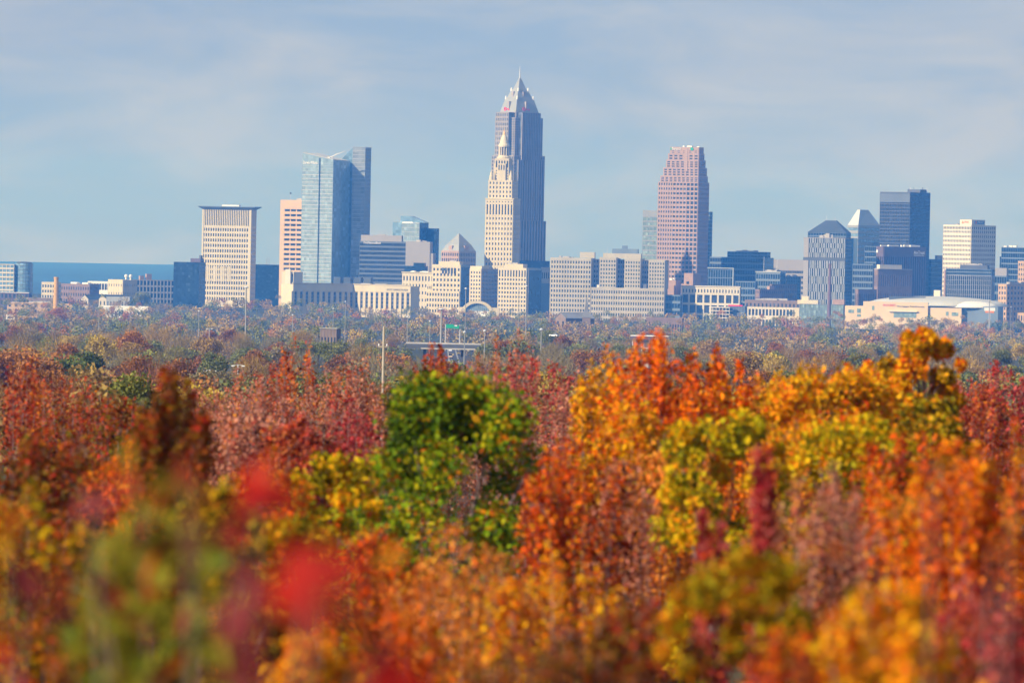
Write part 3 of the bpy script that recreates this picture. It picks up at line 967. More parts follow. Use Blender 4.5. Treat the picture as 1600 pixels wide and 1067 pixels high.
b.block('pale_stone', 'glass_window', n=10, rows=5, pier=0.6, span=0.6, dep=0.6, z1=b.z(441) - .05)
b.solid('cornice', 'pale_stone', -b.W - 1.5, 1.0, -1.8, 0.2, b.H + .02, b.H + 1.2)
b.units(4, 53, hi=3, m='white_paint')

# ---------------------------------------------------------------- right of the centre
b = Bld('white_parking_block', 'long white colonnaded block with arched top windows', 8760, 8, 1066, 1156, 1158, 449)
b.block('white_concrete', 'glass_window', n=19, rows=1, pier=0.6, span=0.4, dep=0.7, z0=b.z(460), z1=b.H, top=2.2)
b.block('white_concrete', 'glass_window', n=8, rows=3, pier=0.25, span=0.22, dep=0.8, z1=b.z(460) - .05)
b.solid('cornice', 'white_concrete', -b.W - 1, 1, -1.5, 0.2, b.H + .02, b.H + 1.2)
b = Bld('navy_hall', 'dark blue banded hall between court offices and white block', 8745, 12, 1036, 1063, 1066, 461)
b.block('blue_metal', 'glass_navy', n=6, rows=4, pier=0.1, span=0.35, dep=0.4, flat=True)
b = Bld('pink_brick_block', 'pink brick stepped block at foot of the pink tower', 8850, 25, 1069, 1083, 1096, 427)
b.solid('wall', 'pink_brick', -b.W, 0, 0, b.D, 0, b.H)
b.solid('step', 'pink_brick', b.x(1064), -b.W - .05, 2, b.D, 0, b.z(444))
b.solid('window', 'glass_dark', b.x(1073), b.x(1077), -.15, .05, b.z(444), b.z(440))
b = Bld('rose_brick_block', 'plain rose brick block right of the court offices', 8860, 20, 1040, 1056, 1064, 438)
b.solid('wall', 'pink_brick', -b.W, 0, 0, b.D, 0, b.H)
b.solid('step', 'pink_brick', -b.W, -1, -4, -.05, 0, b.z(446))
b.units(3, 61, m='white_paint', hi=3)
b = Bld('grey_office_complex', 'long grey-blue office complex right of the pink tower', 9250, 14, 1110, 1196, 1211, 403)
b.block('blue_metal', 'glass_dark', n=22, rows=10, pier=0.1, span=0.35, dep=0.35, flat=True)
b.block('blue_metal', 'glass_dark', x0=b.x(1136), x1=b.x(1202) - 4, y0=6, y1=24, z0=b.H - .4, z1=b.z(394), n=12, rows=2, pier=0.1, span=0.4)
b.units(5, 63, zt=b.z(394), x0=b.x(1140), x1=b.x(1185), y0=7, y1=20, hi=2.5)
b = Bld('grey_slab', 'plain grey flat-topped slab left of the striped tower', 9450, 10, 1206, 1256, 1260, 406)
b.block('grey_concrete', 'glass_window', n=14, rows=9, pier=0.1, span=0.5, dep=0.3, flat=True, top=14)
b = Bld('framed_glass_block', 'dark glass block inside a thin pale roof frame', 9050, 12, 1107, 1145, 1149, 420)
b.block('blue_metal', 'glass_navy', n=10, rows=6, pier=0.2, span=0.1, dep=0.4, top=1.2)
b.solid('frame_beam', 'pale_metal', -b.W - 1, 1.5, -2.2, -0.7, b.H + .05, b.H + 1.2)
b.solid('frame_post', 'pale_metal', 0.2, 1.4, -2.2, -.7, 0, b.H)
b = Bld('dark_mid_block', 'dark blue block with pale parapet below the grey slab', 9000, 20, 1182, 1219, 1228, 426)
b.block('blue_metal', 'glass_navy', n=10, rows=7, pier=0.2, span=0.3, dep=0.4, top=1.0)
b.solid('parapet', 'pale_metal', -b.W - 1, 1, -1.2, -.7, b.H + .05, b.H + 1.2)
b.units(5, 65, hi=4)
b.mast(b.x(1192), 5, b.H, b.z(402), 0.45, 'steel')
b.mast(b.x(1212), 6, b.H, b.z(404), 0.45, 'steel')
b = Bld('dark_low_block', 'dark blue low block right of the white colonnaded block', 8900, 15, 1150, 1180, 1184, 440)
b.block('blue_metal', 'glass_navy', n=8, rows=6, pier=0.2, span=0.3, dep=0.4)
b = Bld('red_brick_warehouse', 'red brick warehouse with pale window rows and lit left end', 8800, 55, 1181, 1187, 1225, 452)
b.block('red_brick', 'glass_window', n=3, rows=6, pier=0.6, span=0.6, sn=12, dep=0.5)
b.solid('penthouse', 'pink_brick', -8, -2, 18, 26, b.H - .3, b.z(447))
b = Bld('red_brick_offices', 'taller brick offices left of the striped tower', 8850, 55, 1203, 1206, 1246, 444)
b.block('brown_brick', 'glass_window', n=3, rows=8, pier=0.5, span=0.5, sn=14, dep=0.5)
b = Bld('slim_lit_tower', 'slim stone tower with sunlit left edge near the striped tower', 9020, 50, 1226, 1230, 1252, 432, 'tower')
b.block('cream_stone', 'glass_window', n=2, rows=14, pier=0.5, span=0.4, sn=8, dep=0.4, side_wall='blue_metal')
b.units(3, 71, hi=4)

b = Bld('striped_tower', 'octagonal-roofed tower striped with wavy white vertical fins', 8950, 14, 1257, 1321, 1333, 372, 'tower')
W = b.W
MB().box(-W, 0, 0, b.D, -3, b.H - 1).build('glazing', MATS['glass_dark'], b.root)
rnd = random.Random(4)
for za, zb, nseg in ((b.z(403), b.H - 1, 4), (-2, b.z(408), 8)):
    fins = MB()
    for i in range(20):
        u0 = -W * .87 + i * W * .87 / 20
        for j in range(nseg):
            q0, q1 = za + (zb - za) * j / nseg, za + (zb - za) * (j + 1) / nseg
            off = (.35 if j % 2 else -.35) * (1 if i % 4 < 2 else -1)
            fins.box(u0 + 1.0 + off, u0 + 2.1 + off, -0.8, 0.05, q0, q1 - .05)
    fins.build('fin', MATS['pale_metal'], b.root, 'stuff')
b.solid('corner_bay', 'grey_concrete', -W, -W * .88, -1.0, 0.1, 0, b.H - 1)
b.solid('roof_slab', 'grey_concrete', -W - .5, .5, -1.2, b.D, b.H - .98, b.H)
b.solid('plant_floor', 'dark_concrete', -W - .5, .6, -1.1, 1, b.z(408) + .1, b.z(403) - .1)
side = MB()
facade(side, (0, 0), (0, 1), (1, 0), b.D, 0, b.H - 1, 8, 24, 0.2, 0.3, 0.4)
side.build('wall', MATS['blue_metal'], b.root, 'stuff')
b.units(5, 73, x0=b.x(1275), x1=b.x(1308), y1=8, hi=6)
b = Bld('octagon_tower', 'dark tower with faceted sloping roof and two antennas, behind striped tower', 9080, 10, 1263, 1322, 1332, 364, 'tower')
b.block('blue_metal', 'glass_navy', n=14, rows=24, pier=0.15, span=0.3, dep=0.4)
b.solid('chamfer', 'glass_navy', b.x(1322) + .5, b.x(1333), 6, b.D, 0, b.z(372))
W, D = b.W, b.D
MB().loft([[(-W - .6, -.6, b.H), (.6, -.6, b.H), (.6, D + .6, b.H), (-W - .6, D + .6, b.H)],
           [(b.x(1288, 345), D * .35, b.z(345)), (b.x(1303.5, 345), D * .35, b.z(345)), (b.x(1303.5, 345), D * .65, b.z(345)), (b.x(1288, 345), D * .65, b.z(345))]]).build('sloping_roof', MATS['roof_dark'], b.root)
b.mast(b.x(1289, 345), D * .4, b.z(345), b.z(336), 0.4)
b.mast(b.x(1302.5, 345), D * .4, b.z(345), b.z(339), 0.4)

b = Bld('chisel_tower', 'silver banded tower with slanted chisel roof', 9300, 36, 1325, 1341, 1378, 352, 'tower')
b.block('silver_panel', 'glass_blue', n=4, rows=16, pier=0.05, span=0.5, dep=0.4, flat=True, top=1.5, sn=7)
W, D, H = b.W, b.D, b.H
zt = b.z(328, 1352)
MB().add([(-W, 0, H), (0, 0, H), (0, D, H), (-W, D, H), (-W * .35, D * .12, zt), (-W * .35, D * .62, zt), (-W * .8, D * .4, zt), (-W * .1, D * .12, zt)],
         [(0, 1, 7, 4), (1, 2, 5, 7), (2, 3, 6, 5), (3, 0, 4, 6), (4, 7, 5, 6), (3, 2, 1, 0)]).build('chisel_roof', MATS['pale_metal'], b.root)
b.solid('low_wing', 'silver_panel', .5, 14, D * .7, D, 0, b.z(378))

b = Bld('black_glass_tower', 'tall flat-topped black glass tower with rooftop antennas', 9150, 40, 1377.5, 1422, 1456, 300.5, 'tower')
b.block('dark_concrete', 'glass_dark', n=18, rows=36, pier=0.14, span=0.22, dep=0.35, top=1.5, sn=16)
b.solid('mechanical_band', 'slate_metal', -b.W - .45, -b.W + b.W, -.42, -.2, b.z(316.5), b.z(303))
b.solid('penthouse', 'dark_concrete', b.x(1409), b.x(1428), 14, 30, b.H - .5, b.z(296))
rnd = random.Random(9)
for i in range(12):
    p = rnd.uniform(1405, 1432)
    b.mast(b.x(p), rnd.uniform(14, 30), b.H, b.z(rnd.uniform(291.5, 295)), rnd.uniform(.2, .7), rnd.choice(['steel', 'white_paint', 'dark_concrete']))

b = Bld('plum_offices', 'plum brick office tower with vertical piers and white two-line sign', 8980, 58, 1371, 1381, 1449, 385)
b.block('plum_brick', 'glass_dark', n=4, rows=1, pier=0.45, span=0.02, sn=19, dep=0.9, top=13)
b.text('AmTrust', 'sign_white', 1429, 1446.5, 394, 5.2, 'side', 1.3)
b.text('FINANCIAL', 'sign_white', 1429, 1446, 398.4, 1.7, 'side', 1.3)
b.solid('round_sign', 'sign_white', b.x(1371.6), b.x(1373.4), -1.3, -.9, b.z(395), b.z(390.5))
b.units(5, 81, hi=3, m='white_paint')
b = Bld('navy_mid_tower', 'dark navy block tucked left of the plum tower', 9080, 20, 1352, 1375, 1381, 385)
b.block('blue_metal', 'glass_navy', n=8, rows=14, pier=0.1, span=0.2, dep=0.3)
b = Bld('blue_grey_offices', 'blue-grey offices between striped tower and brown brick block', 8930, 14, 1333, 1364, 1368, 413)
b.block('blue_metal', 'glass_dark', n=9, rows=10, pier=0.15, span=0.35, dep=0.3)
b = Bld('brown_brick_block', 'ornate brown brick block with arched window rows and pale penthouse', 8820, 60, 1367, 1372, 1426, 421)
b.block('red_brick', 'glass_window', n=3, rows=3, pier=0.6, span=0.4, sn=15, dep=0.6, top=2.4)
b.solid('cornice', 'grey_concrete', -b.W - .5, 1.6, -1, b.D + .5, b.H + .02, b.H + 1.0)
b.solid('penthouse', 'white_concrete', -b.W + .5, -.6, 3, b.D * .72, b.H + 1.0, b.z(413.5))
b = Bld('small_brick_block', 'small pink brick block left of the brown brick block', 8780, 50, 1337, 1341, 1371, 452)
b.block('red_brick', 'glass_window', n=2, rows=2, pier=0.5, span=0.4, sn=10, dep=0.5, top=1.2)
b = Bld('deep_blue_tower', 'plain deep blue flank between plum and white gridded towers', 9200, 30, 1448, 1455, 1477, 405)
b.block('blue_metal', 'glass_navy', n=3, rows=14, pier=0.1, span=0.2, dep=0.3)
b.solid('penthouse', 'grey_concrete', -4, 0, b.D * .5, b.D - 2, b.H - .3, b.z(399))
b = Bld('white_grid_tower', 'white gridded office tower with orange logo on its penthouse', 9000, 42, 1477, 1517.5, 1559, 352, 'tower')
b.block('white_concrete', 'glass_window', z1=b.z(359), n=18, rows=21, pier=0.46, span=0.5, dep=0.7, sn=12)
b.block('white_concrete', 'glass_dark', z0=b.z(359) + .05, n=18, rows=1, pier=0.4, span=0.2, dep=0.7, sn=12, top=1.8)
b.solid('penthouse', 'white_concrete', b.x(1501), 1, -.2, b.y(1540, 348), b.H - .4, b.z(343.5))
b.text('PNC', 'sign_orange', 1508, 1515, 347.5, 3.6, 'front', .6)
b.solid('side_sign', 'sign_blue', 1.05, 1.5, b.y(1522, 348), b.y(1538.5, 348), b.z(350), b.z(345))
b.text('PNC', 'sign_white', 1527, 1537, 347.5, 3.0, 'side', 1.75)
tri = MB().add([(-2, -.3, -1.6), (2, -.3, -1.6), (0, -.3, 2), (-2, .2, -1.6), (2, .2, -1.6), (0, .2, 2)],
               [(0, 1, 2), (5, 4, 3), (0, 3, 4, 1), (1, 4, 5, 2), (2, 5, 3, 0)])
o = tri.build('triangle_emblem', MATS['sign_orange'], b.root)
o.location = (b.x(1505.5, 347), -.6, b.z(347.5))
tri2 = bpy.data.objects.new('triangle_emblem', o.data)
link(tri2, b.root)
tri2.location = (1.8, b.y(1524, 347), b.z(347.5))
tri2.rotation_euler = (0, 0, math.radians(90))
b.units(3, 85, x0=b.x(1487), x1=b.x(1500), y1=10, hi=2)
b = Bld('speckled_offices', 'dark glass offices with pale vertical strips before the white gridded tower', 8830, 16, 1480, 1549, 1556, 421)
b.block('pale_metal', 'glass_dark', n=22, rows=11, pier=0.16, span=0.05, dep=0.4, z1=b.z(431))
b.block('blue_metal', 'glass_navy', n=22, rows=2, pier=0.1, span=0.3, dep=0.5, z0=b.z(431) + .05)
b.solid('penthouse', 'dark_concrete', b.x(1500), b.x(1542), 4, 16, b.H - .4, b.z(415))
b.solid('brick_corner', 'pink_brick', -b.W - 3, -b.W - .9, -1, 12, 0, b.z(423))
b.units(4, 87, zt=b.z(415), x0=b.x(1502), x1=b.x(1540), y0=5, y1=14, hi=2.5)
b = Bld('grey_hall', 'blank grey concrete block right of the speckled offices', 8950, 14, 1555, 1573, 1577, 419)
b.solid('wall', 'grey_concrete', -b.W, 0, 0, b.D, b.z(431), b.H)
b.block('blue_metal', 'glass_navy', z1=b.z(431) - .05, n=5, rows=6, pier=0.2, span=0.3)
b = Bld('dark_edge_tower', 'dark stepped offices at the right edge of the skyline', 9150, 15, 1566, 1615, 1625, 387)
b.block('blue_metal', 'glass_navy', n=14, rows=14, pier=0.1, span=0.25, dep=0.3)
b.solid('step', 'glass_navy', b.x(1563), -b.W - .4, 2, 20, 0, b.z(402))
b.units(3, 89, hi=2.5, m='white_paint')
b = Bld('tan_hotel', 'tan brick hotel with dark window pairs right of the arena', 8650, 38, 1561, 1573, 1625, 444)
b.block('tan_brick', 'glass_window', n=3, rows=9, pier=0.5, span=0.5, sn=9, dep=0.5, top=1.5)
b.units(4, 91, hi=4)
b = Bld('tan_annexe', 'tall tan brick block behind the hotel at the right edge', 8750, 30, 1592, 1606, 1630, 408)
b.block('tan_brick', 'glass_window', n=4, rows=14, pier=0.5, span=0.5, dep=0.5, top=1.5)
b = Bld('tan_low_house', 'low tan brick house in front of the hotel', 8500, 25, 1591, 1607, 1615, 489)
b.block('tan_brick', 'glass_window', n=4, rows=2, pier=0.5, span=0.5, dep=0.4)

# ---------------------------------------------------------------- arena
b = Bld('arena', 'cream arena with broad shallow white roof and lettering', 8480, 12, 1350, 1450, 1455, 473, 'arena', depth=30)
X = lambda px, py=None: b.x(px, py)
b.solid('wall', 'arena_stone', X(1350), X(1450), 0, 30, -3, b.z(472, 1400))
b.solid('left_block', 'arena_stone', X(1321, 490), X(1350) - .05, 2, 26, -3, b.z(478, 1335))
b.solid('right_block', 'arena_stone', X(1450) + .05, X(1501, 490), 3, 26, -3, b.z(481, 1475))
b.solid('shaded_side', 'blue_metal', X(1501, 490) + .05, X(1556, 490), 10, 60, -3, b.z(479, 1530))  # blue colour stands in for shade on the arena's right side
for p0, p1, q0, q1, yy in ((1326.5, 1335, 484, 489, 2), (1340, 1346, 482, 489, 2), (1363.5, 1367, 478, 484.5, 0), (1397, 1432, 487.5, 496, 0),
                           (1477, 1481, 487, 493, 3), (1486, 1496, 488, 493.5, 3), (1449, 1453, 489, 497, 3), (1472, 1482, 499, 508, 3), (1340, 1346, 491, 495, 2)):
    MB().box(X(p0, q0), X(p1, q0), yy - .3, yy + .1, b.z(q1, p0), b.z(q0, p0)).build('window', MATS['glass_green'], b.root)
b.solid('canopy', 'white_concrete', X(1390, 485), X(1434, 485), -2.4, -.05, b.z(487.4, 1410), b.z(485.6, 1410))
b.text('ROCKET', 'sign_red', 1381, 1400, 478.3, 3.2, 'front', .25)
b.text('Mortgage FieldHouse', 'sign_dark', 1402, 1444, 479.6, 3.0, 'front', .25)


def dome(cx, cy, rx, ry, z0, h, nm, m, nr=6, n=40, a0=0, a1=2 * math.pi, lip=1.2):
    prof = [(1.0, -lip), (1.0, 0.0)] + [(math.cos(math.pi / 2 * j / nr), math.sin(math.pi / 2 * j / nr)) for j in range(1, nr)] + [(0.02, 1.0)]
    mb = MB()
    mb.loft([[(cx + rx * r * math.cos(a0 + (a1 - a0) * i / n), cy + ry * r * math.sin(a0 + (a1 - a0) * i / n),
               z0 + (h * q if q > 0 else q)) for i in range(n)] for r, q in prof])
    return mb.build(nm, m, b.root, smooth=False)


ze = b.z(476.5, 1455)
dome((X(1346, 474) + X(1562, 474)) / 2, 62, (X(1562, 474) - X(1346, 474)) / 2, 62, ze, b.z(463, 1440) - ze, 'roof', MATS['roof_pale'])
dome((X(1451, 474) + X(1552, 474)) / 2, 30, (X(1552, 474) - X(1451, 474)) / 2, 26, b.z(479, 1500), b.z(469.5, 1490) - b.z(479, 1500), 'front_roof', MATS['white_paint'])
b.solid('roof_panel', 'roof_dark', X(1385, 466), X(1440, 466), 26, 60, b.z(468.5, 1410), b.z(463.5, 1410))
b.solid('plant_room', 'white_concrete', X(1438, 458), X(1448, 458), 118, 126, 20, b.z(454, 1443))
MB().lathe([(52, -3), (52, ze - .2)], 28, (X(1346) + X(1556)) / 2, 66).build('bowl_wall', MATS['arena_stone'], b.root)

b = Bld('glass_atrium_hall', 'low teal glass hall with terraced cream roof left of the arena', 8560, 10, 1250, 1318, 1321, 476)
b.block('blue_metal', 'glass_green', n=16, rows=5, pier=0.1, span=0.1, dep=0.3)
b.solid('terrace', 'pale_stone', b.x(1246), b.x(1278), 2, 14, b.H - .4, b.z(470))
b.solid('terrace', 'pale_stone', b.x(1252), b.x(1263), 4, 12, b.z(470), b.z(464))
b.solid('low_wing', 'pale_stone', b.x(1242), -b.W - .4, 0, 14, 0, b.z(483))
b.solid('brick_block', 'pink_brick', b.x(1300), b.x(1318), 6, 20, b.H - .4, b.z(468))
b = Bld('white_parking_deck', 'open white parking deck with round ramps', 8500, 15, 1108, 1140, 1146, 480)
dk = [b.solid('deck', 'white_concrete', -b.W, 0, 0, b.D, b.H - 1 - i * 4.4, b.H - i * 4.4) for i in range(4)]
for i in range(7):
    b.solid('post', 'white_concrete', -b.W + .3 + i * (b.W - 1) / 6, -b.W + .9 + i * (b.W - 1) / 6, .3, .9, 0, b.H - 1)
b.solid('back_wall', 'dark_concrete', -b.W + .3, -.3, b.D - 1.2, b.D - .2, 0, b.H - 1)
b = Bld('flat_grey_store', 'flat grey building with red roof sign beside the parking deck', 8520, 12, 1137, 1164, 1168, 478)
b.block('blue_metal', 'glass_grey', n=6, rows=3, pier=0.2, span=0.3, dep=0.3)
b.solid('roof_sign', 'sign_red', -b.W + 1, -3, -.9, -.4, b.H - .6, b.H + 1)
b.solid('white_panel', 'sign_white', b.x(1152), b.x(1160), -1.2, -.7, b.z(494), b.z(489))
b = Bld('banded_viaduct', 'low curved pale viaduct building with arched openings', 8600, 10, 1164, 1250, 1253, 481)
b.block('white_concrete', 'glass_window', n=16, rows=2, pier=0.35, span=0.4, dep=0.6)
b = Bld('brick_sheds', 'low brown sheds below the red brick warehouses', 8650, 14, 1165, 1250, 1254, 470)
b.block('brown_brick', 'glass_window', n=14, rows=2, pier=0.6, span=0.5, dep=0.4)
b.units(6, 93, hi=3)
p = pix(1297, 412, 8400)
o = MB().lathe([(2.6, -2), (2.2, 40), (1.7, p.z - ground_z(8400) - 1.5), (2.0, p.z - ground_z(8400) - 1.4), (2.0, p.z - ground_z(8400))], 12).build('brick_smokestack', mat('plum_stack', (0.17, 0.11, 0.12), 0.9, 0.15, 0.3))
o.location = (p.x, 8400, ground_z(8400))
tag(o, 'slender dark plum smokestack in front of the striped tower', 'smokestack')

# ---------------------------------------------------------------- left of the slab, by the lake
b = Bld('rounded_flats', 'glass apartment block with rounded corner at left edge by the lake', 9000, 6, -60, 22, 24, 413)
b.block('white_concrete', 'glass_blue', n=14, rows=10, pier=0.15, span=0.35, dep=0.7, flat=True, y1=24)
rx = (b.x(50) - b.x(22)) / 2
prof = []
MB().lathe([(rx, 0), (rx, b.z(412, 40))], 20, b.x(35), 14).build('drum', MATS['glass_blue'], b.root)
for i in range(11):
    zz = i * b.z(412, 40) / 11 + 2
    MB().lathe([(rx + .6, zz), (rx + .6, zz + .9)], 20, b.x(35), 14).build('floor_band', MATS['blue_metal'], b.root)
MB().lathe([(rx * .95, b.z(412, 40) + .02), (rx * .8, b.z(410, 40)), (rx * .3, b.z(409, 40))], 20, b.x(35), 14).build('drum_roof', MATS['roof_dark'], b.root)
b = Bld('low_purple_block', 'low purple-brown block with white roof edge under rounded flats', 8700, 10, -20, 45, 48, 458)
b.block('plum_brick', 'glass_window', n=10, rows=3, pier=0.4, span=0.4, dep=0.4)
b.solid('roof_edge', 'white_paint', -b.W, .6, -.8, .2, b.H + .02, b.H + .7)
b = Bld('grey_brown_block', 'long grey-brown block behind the tan brick mill', 8500, 10, 24, 92, 95, 466)
b.block('brown_brick', 'glass_window', n=12, rows=2, pier=0.5, span=0.5, dep=0.4, top=1)
b = Bld('tan_brick_mill', 'tan brick mill with two rows of square windows', 8000, 8, 10, 113, 116, 475)
b.solid('wall', 'tan_brick', -b.W, 0, 0, 22, -3, b.H)
for r in range(2):
    for i in range(10):
        u = -b.W + 2 + i * (b.W - 7) / 9.2
        w = MB().box(u, u + 2.5, -.25, .1, b.H - 4.6 - r * 5.2, b.H - 2.2 - r * 5.2).build('window', MATS['glass_dark'], b.root)
        MB().box(u - .2, u + 2.7, -.4, -.05, b.H - 4.95 - r * 5.2, b.H - 4.62 - r * 5.2).build('sill', MATS['pale_stone'], w)
b.solid('parapet', 'tan_brick', -b.W - .2, b.W * -.2, -.6, -.02, b.H - 1, b.H + .8)
b.solid('left_annexe', 'tan_brick', -b.W - 4, -b.W - .05, 0, 14, -3, b.H - 9)
b.units(4, 95, hi=2.5)
b = Bld('white_stair_block', 'white parking deck with open stair tower at the left edge', 7500, 12, -20, 23, 26, 492)
for i in range(3):
    b.solid('deck', 'white_concrete', -b.W, b.x(8), 0, 20, b.H - 6 - i * 3.4, b.H - 5 - i * 3.4)
b.solid('stair_core', 'white_paint', b.x(9), 0, 0, 8, -3, b.H)
for i in range(4):
    b.solid('window', 'glass_window', b.x(12), -1.5, -.2, .05, b.H - 4 - i * 3.6, b.H - 1.8 - i * 3.6)
p = pix(88, 433, 7600)
hz_ = p.z - ground_z(7600)
o = MB().lathe([(3.6, -3), (3.0, hz_ * .5), (2.5, hz_ - 2.2), (2.9, hz_ - 2), (2.9, hz_)], 14).build('brick_chimney', MATS['yellow_brick'])
o.location = (p.x, 7600, ground_z(7600))
tag(o, 'tall yellow brick chimney in front of the tan mill', 'chimney')
b = Bld('cream_flats', 'small cream flats directly left of the brick chimney top', 9250, 14, 65, 90, 94, 441)
b.block('pale_stone', 'glass_window', n=6, rows=4, pier=0.4, span=0.5, dep=0.4, top=2)
b = Bld('brown_mill', 'long brown brick mill right of the brick chimney', 9300, 24, 94, 140, 153, 444)
b.block('red_brick', 'glass_window', n=12, rows=3, pier=0.5, span=0.5, dep=0.4, top=2)
b.units(5, 97, hi=3, m='white_paint')
b = Bld('white_long_shed', 'long white shed before the lake shore', 9500, 10, 137, 172, 175, 440)
b.block('white_paint', 'glass_window', n=8, rows=2, pier=0.2, span=0.4, dep=0.4)
b = Bld('tan_warehouse', 'tan stone warehouse with water tanks on its roof', 9200, 42, 168, 192, 213, 437)
b.block('cream_stone', 'glass_window', n=6, rows=3, pier=0.7, span=0.7, sn=8, dep=0.5, side_wall='grey_stone', top=2)  # greyer side wall carries the shade of the right face as colour
for p_ in (187, 194.5):
    MB().lathe([(1.2, b.H - .5), (1.2, b.z(433)), (2.4, b.z(433) + .1), (2.4, b.z(430)), (.2, b.z(428.5))], 10, b.x(p_), 12).build('water_tank', MATS['white_paint'], b.root)
b = Bld('dark_warehouse', 'dark warehouse with pale vertical piers and pink roof huts', 9330, 62, 209, 213, 271, 437)
b.block('brown_brick', 'glass_navy', n=2, rows=4, pier=0.3, span=0.3, sn=11, dep=0.6, side_wall='grey_stone')
b.solid('roof_hut', 'pink_brick', -5, -.5, 6, 12, b.H - .4, b.z(431, 220))
b.solid('roof_hut', 'pink_brick', -5, -.5, 16, 24, b.H - .4, b.z(428, 225))
b = Bld('pale_end_block', 'narrow pale block between dark warehouse and dark navy block', 9380, 14, 258, 274, 278, 441)
b.block('white_concrete', 'glass_window', n=5, rows=4, pier=0.3, span=0.4, dep=0.4)


def gabled(name, label, d, th, xl, xr, yr, ye, wall, roof, depth, cat='house', win=2):
    """a house whose gable end faces the camera: ridge row yr, eaves row ye"""
    b = Bld(name, label, d, th, xl, xr, xr + 1, ye, cat, depth=depth)
    W, H, R = b.W, b.H, b.z(yr)
    MB().add([(-W, 0, -3), (0, 0, -3), (0, 0, H), (-W / 2, 0, R), (-W, 0, H), (-W, depth, -3), (0, depth, -3), (0, depth, H), (-W / 2, depth, R), (-W, depth, H)],
             [(0, 1, 2, 3, 4), (9, 8, 7, 6, 5), (1, 6, 7, 2), (0, 4, 9, 5)]).build('wall', MATS[wall], b.root)
    t = max(.25, W * .03)
    rf = MB()
    for sx in (-1, 1):
        ex = -W / 2 + sx * (W / 2 + t * 2)
        ez = H - (R - H) * t * 4 / W
        rf.add([(ex, -t, ez), (-W / 2, -t, R + .02), (-W / 2, depth + t, R + .02), (ex, depth + t, ez),
                (ex, -t, ez + t), (-W / 2, -t, R + t), (-W / 2, depth + t, R + t), (ex, depth + t, ez + t)],
               [(3, 2, 1, 0), (4, 5, 6, 7), (0, 1, 5, 4), (2, 3, 7, 6), (3, 0, 4, 7)])
    rf.build('roof', MATS[roof], b.root)
    for i in range(win):
        u = -W + W * (i + .5) / win
        w_ = W * .5 / win * .6
        MB().box(u - w_ / 2, u + w_ / 2, -.12, .05, H * .45, H * .8).build('window', MATS['glass_dark'], b.root)
    return b


gabled('gabled_hall', 'pale gabled hall with dark roof below the tan warehouse, left one', 8800, 35, 126, 138, 461, 467, 'grey_stone', 'roof_dark', 30, 'hall')
gabled('gabled_hall', 'pale gabled hall with dark roof below the tan warehouse, right one', 8790, 35, 154, 166, 461, 467, 'grey_stone', 'roof_dark', 45, 'hall')
b = Bld('grey_low_hall', 'grey flat-roofed hall right of the pale gabled halls', 8770, 14, 166, 203, 206, 464)
b.block('silver_panel', 'glass_window', n=8, rows=1, pier=0.6, span=0.6, dep=0.3)
b = Bld('white_low_store', 'long low white building among the trees at left', 8250, 6, 160, 232, 234, 479)
b.block('white_paint', 'glass_window', n=12, rows=1, pier=0.55, span=0.6, dep=0.4, z0=-3, top=2)

# ---------------------------------------------------------------- things between city and woods
b = Bld('billboard', 'white billboard below the station arch', 8450, 4, 741, 765.5, 766, 486.5, 'billboard', depth=1.2)
b.solid('panel', 'sign_white', -b.W, 0, 0, 1.2, b.z(495), b.H)
for u in (.2, .5, .8):
    b.solid('post', 'steel', -b.W * u - .4, -b.W * u + .4, 1.3, 2.0, -1, b.H - .5)
for (p0, p1, q), lab in (((736.5, 746, 497), 'small pale shed under the left end of the white billboard'), ((750, 762, 497), 'small pale shed under the right end of the white billboard')):
    b = Bld('pale_shed', lab, 8380, 8, p0, p1, p1 + 1, q, 'shed', depth=8)
    b.block('pale_metal', 'glass_window', n=4, rows=1, pier=0.4, span=0.5, dep=.3)
b = Bld('highway_sign', 'green overhead highway sign gantry above the sloping road', 4300, 2, 697, 717.5, 718, 507, 'road sign', depth=.4)
b.solid('panel', 'sign_green', -b.W, -b.W * .42, 0, .4, b.z(513), b.H)
b.solid('panel', 'sign_green', -b.W * .40, 0, 0, .4, b.z(513.5), b.H - .6)
for u in (.3, .2):
    b.solid('lettering_plate', 'sign_white', -b.W * u - .35, -b.W * u + .35, -.1, -.02, b.z(510), b.z(508))
for u in (1.05, -.05):
    b.solid('post', 'steel', -b.W * u - .25, -b.W * u + .25, .5, 1, -1, b.H)
b.solid('beam', 'steel', -b.W * 1.05, b.W * .05, .5, .9, b.z(510), b.z(510) + .5)

# the highway climbing towards the city, with an overpass across it
road = MB()
ry = list(range(3000, 5201, 100))
rv = []
for y in ry:
    c0 = pix(712 - (y - 3000) * .004, 540, y).x
    rv += [(c0 - 9, y, ground_z(y) + .5), (c0 + 9, y, ground_z(y) + .5)]
road.add(rv, [(2 * i, 2 * i + 1, 2 * i + 3, 2 * i + 2) for i in range(len(ry) - 1)])
road.build('road', MATS['asphalt'], None, 'structure')
ln = MB()
for i in range(len(ry) - 1):
    for u in (.36, .64):
        a0, a1 = Vector(rv[2 * i]).lerp(Vector(rv[2 * i + 1]), u), Vector(rv[2 * i + 2]).lerp(Vector(rv[2 * i + 3]), u)
        ln.add([(a0.x - .3, a0.y, a0.z + .06), (a0.x + .3, a0.y, a0.z + .06), (a1.x + .3, a0.y + 45, a0.z + (a1.z - a0.z) * .45 + .06), (a1.x - .3, a0.y + 45, a0.z + (a1.z - a0.z) * .45 + .06)], [(0, 1, 2, 3)])
ln.build('lane_markings', MATS['road_paint'], None, 'structure')
b = Bld('overpass', 'pale concrete overpass with two rails crossing the sloping road', 2850, 0, 634, 752, 753, 536, 'bridge', depth=9)
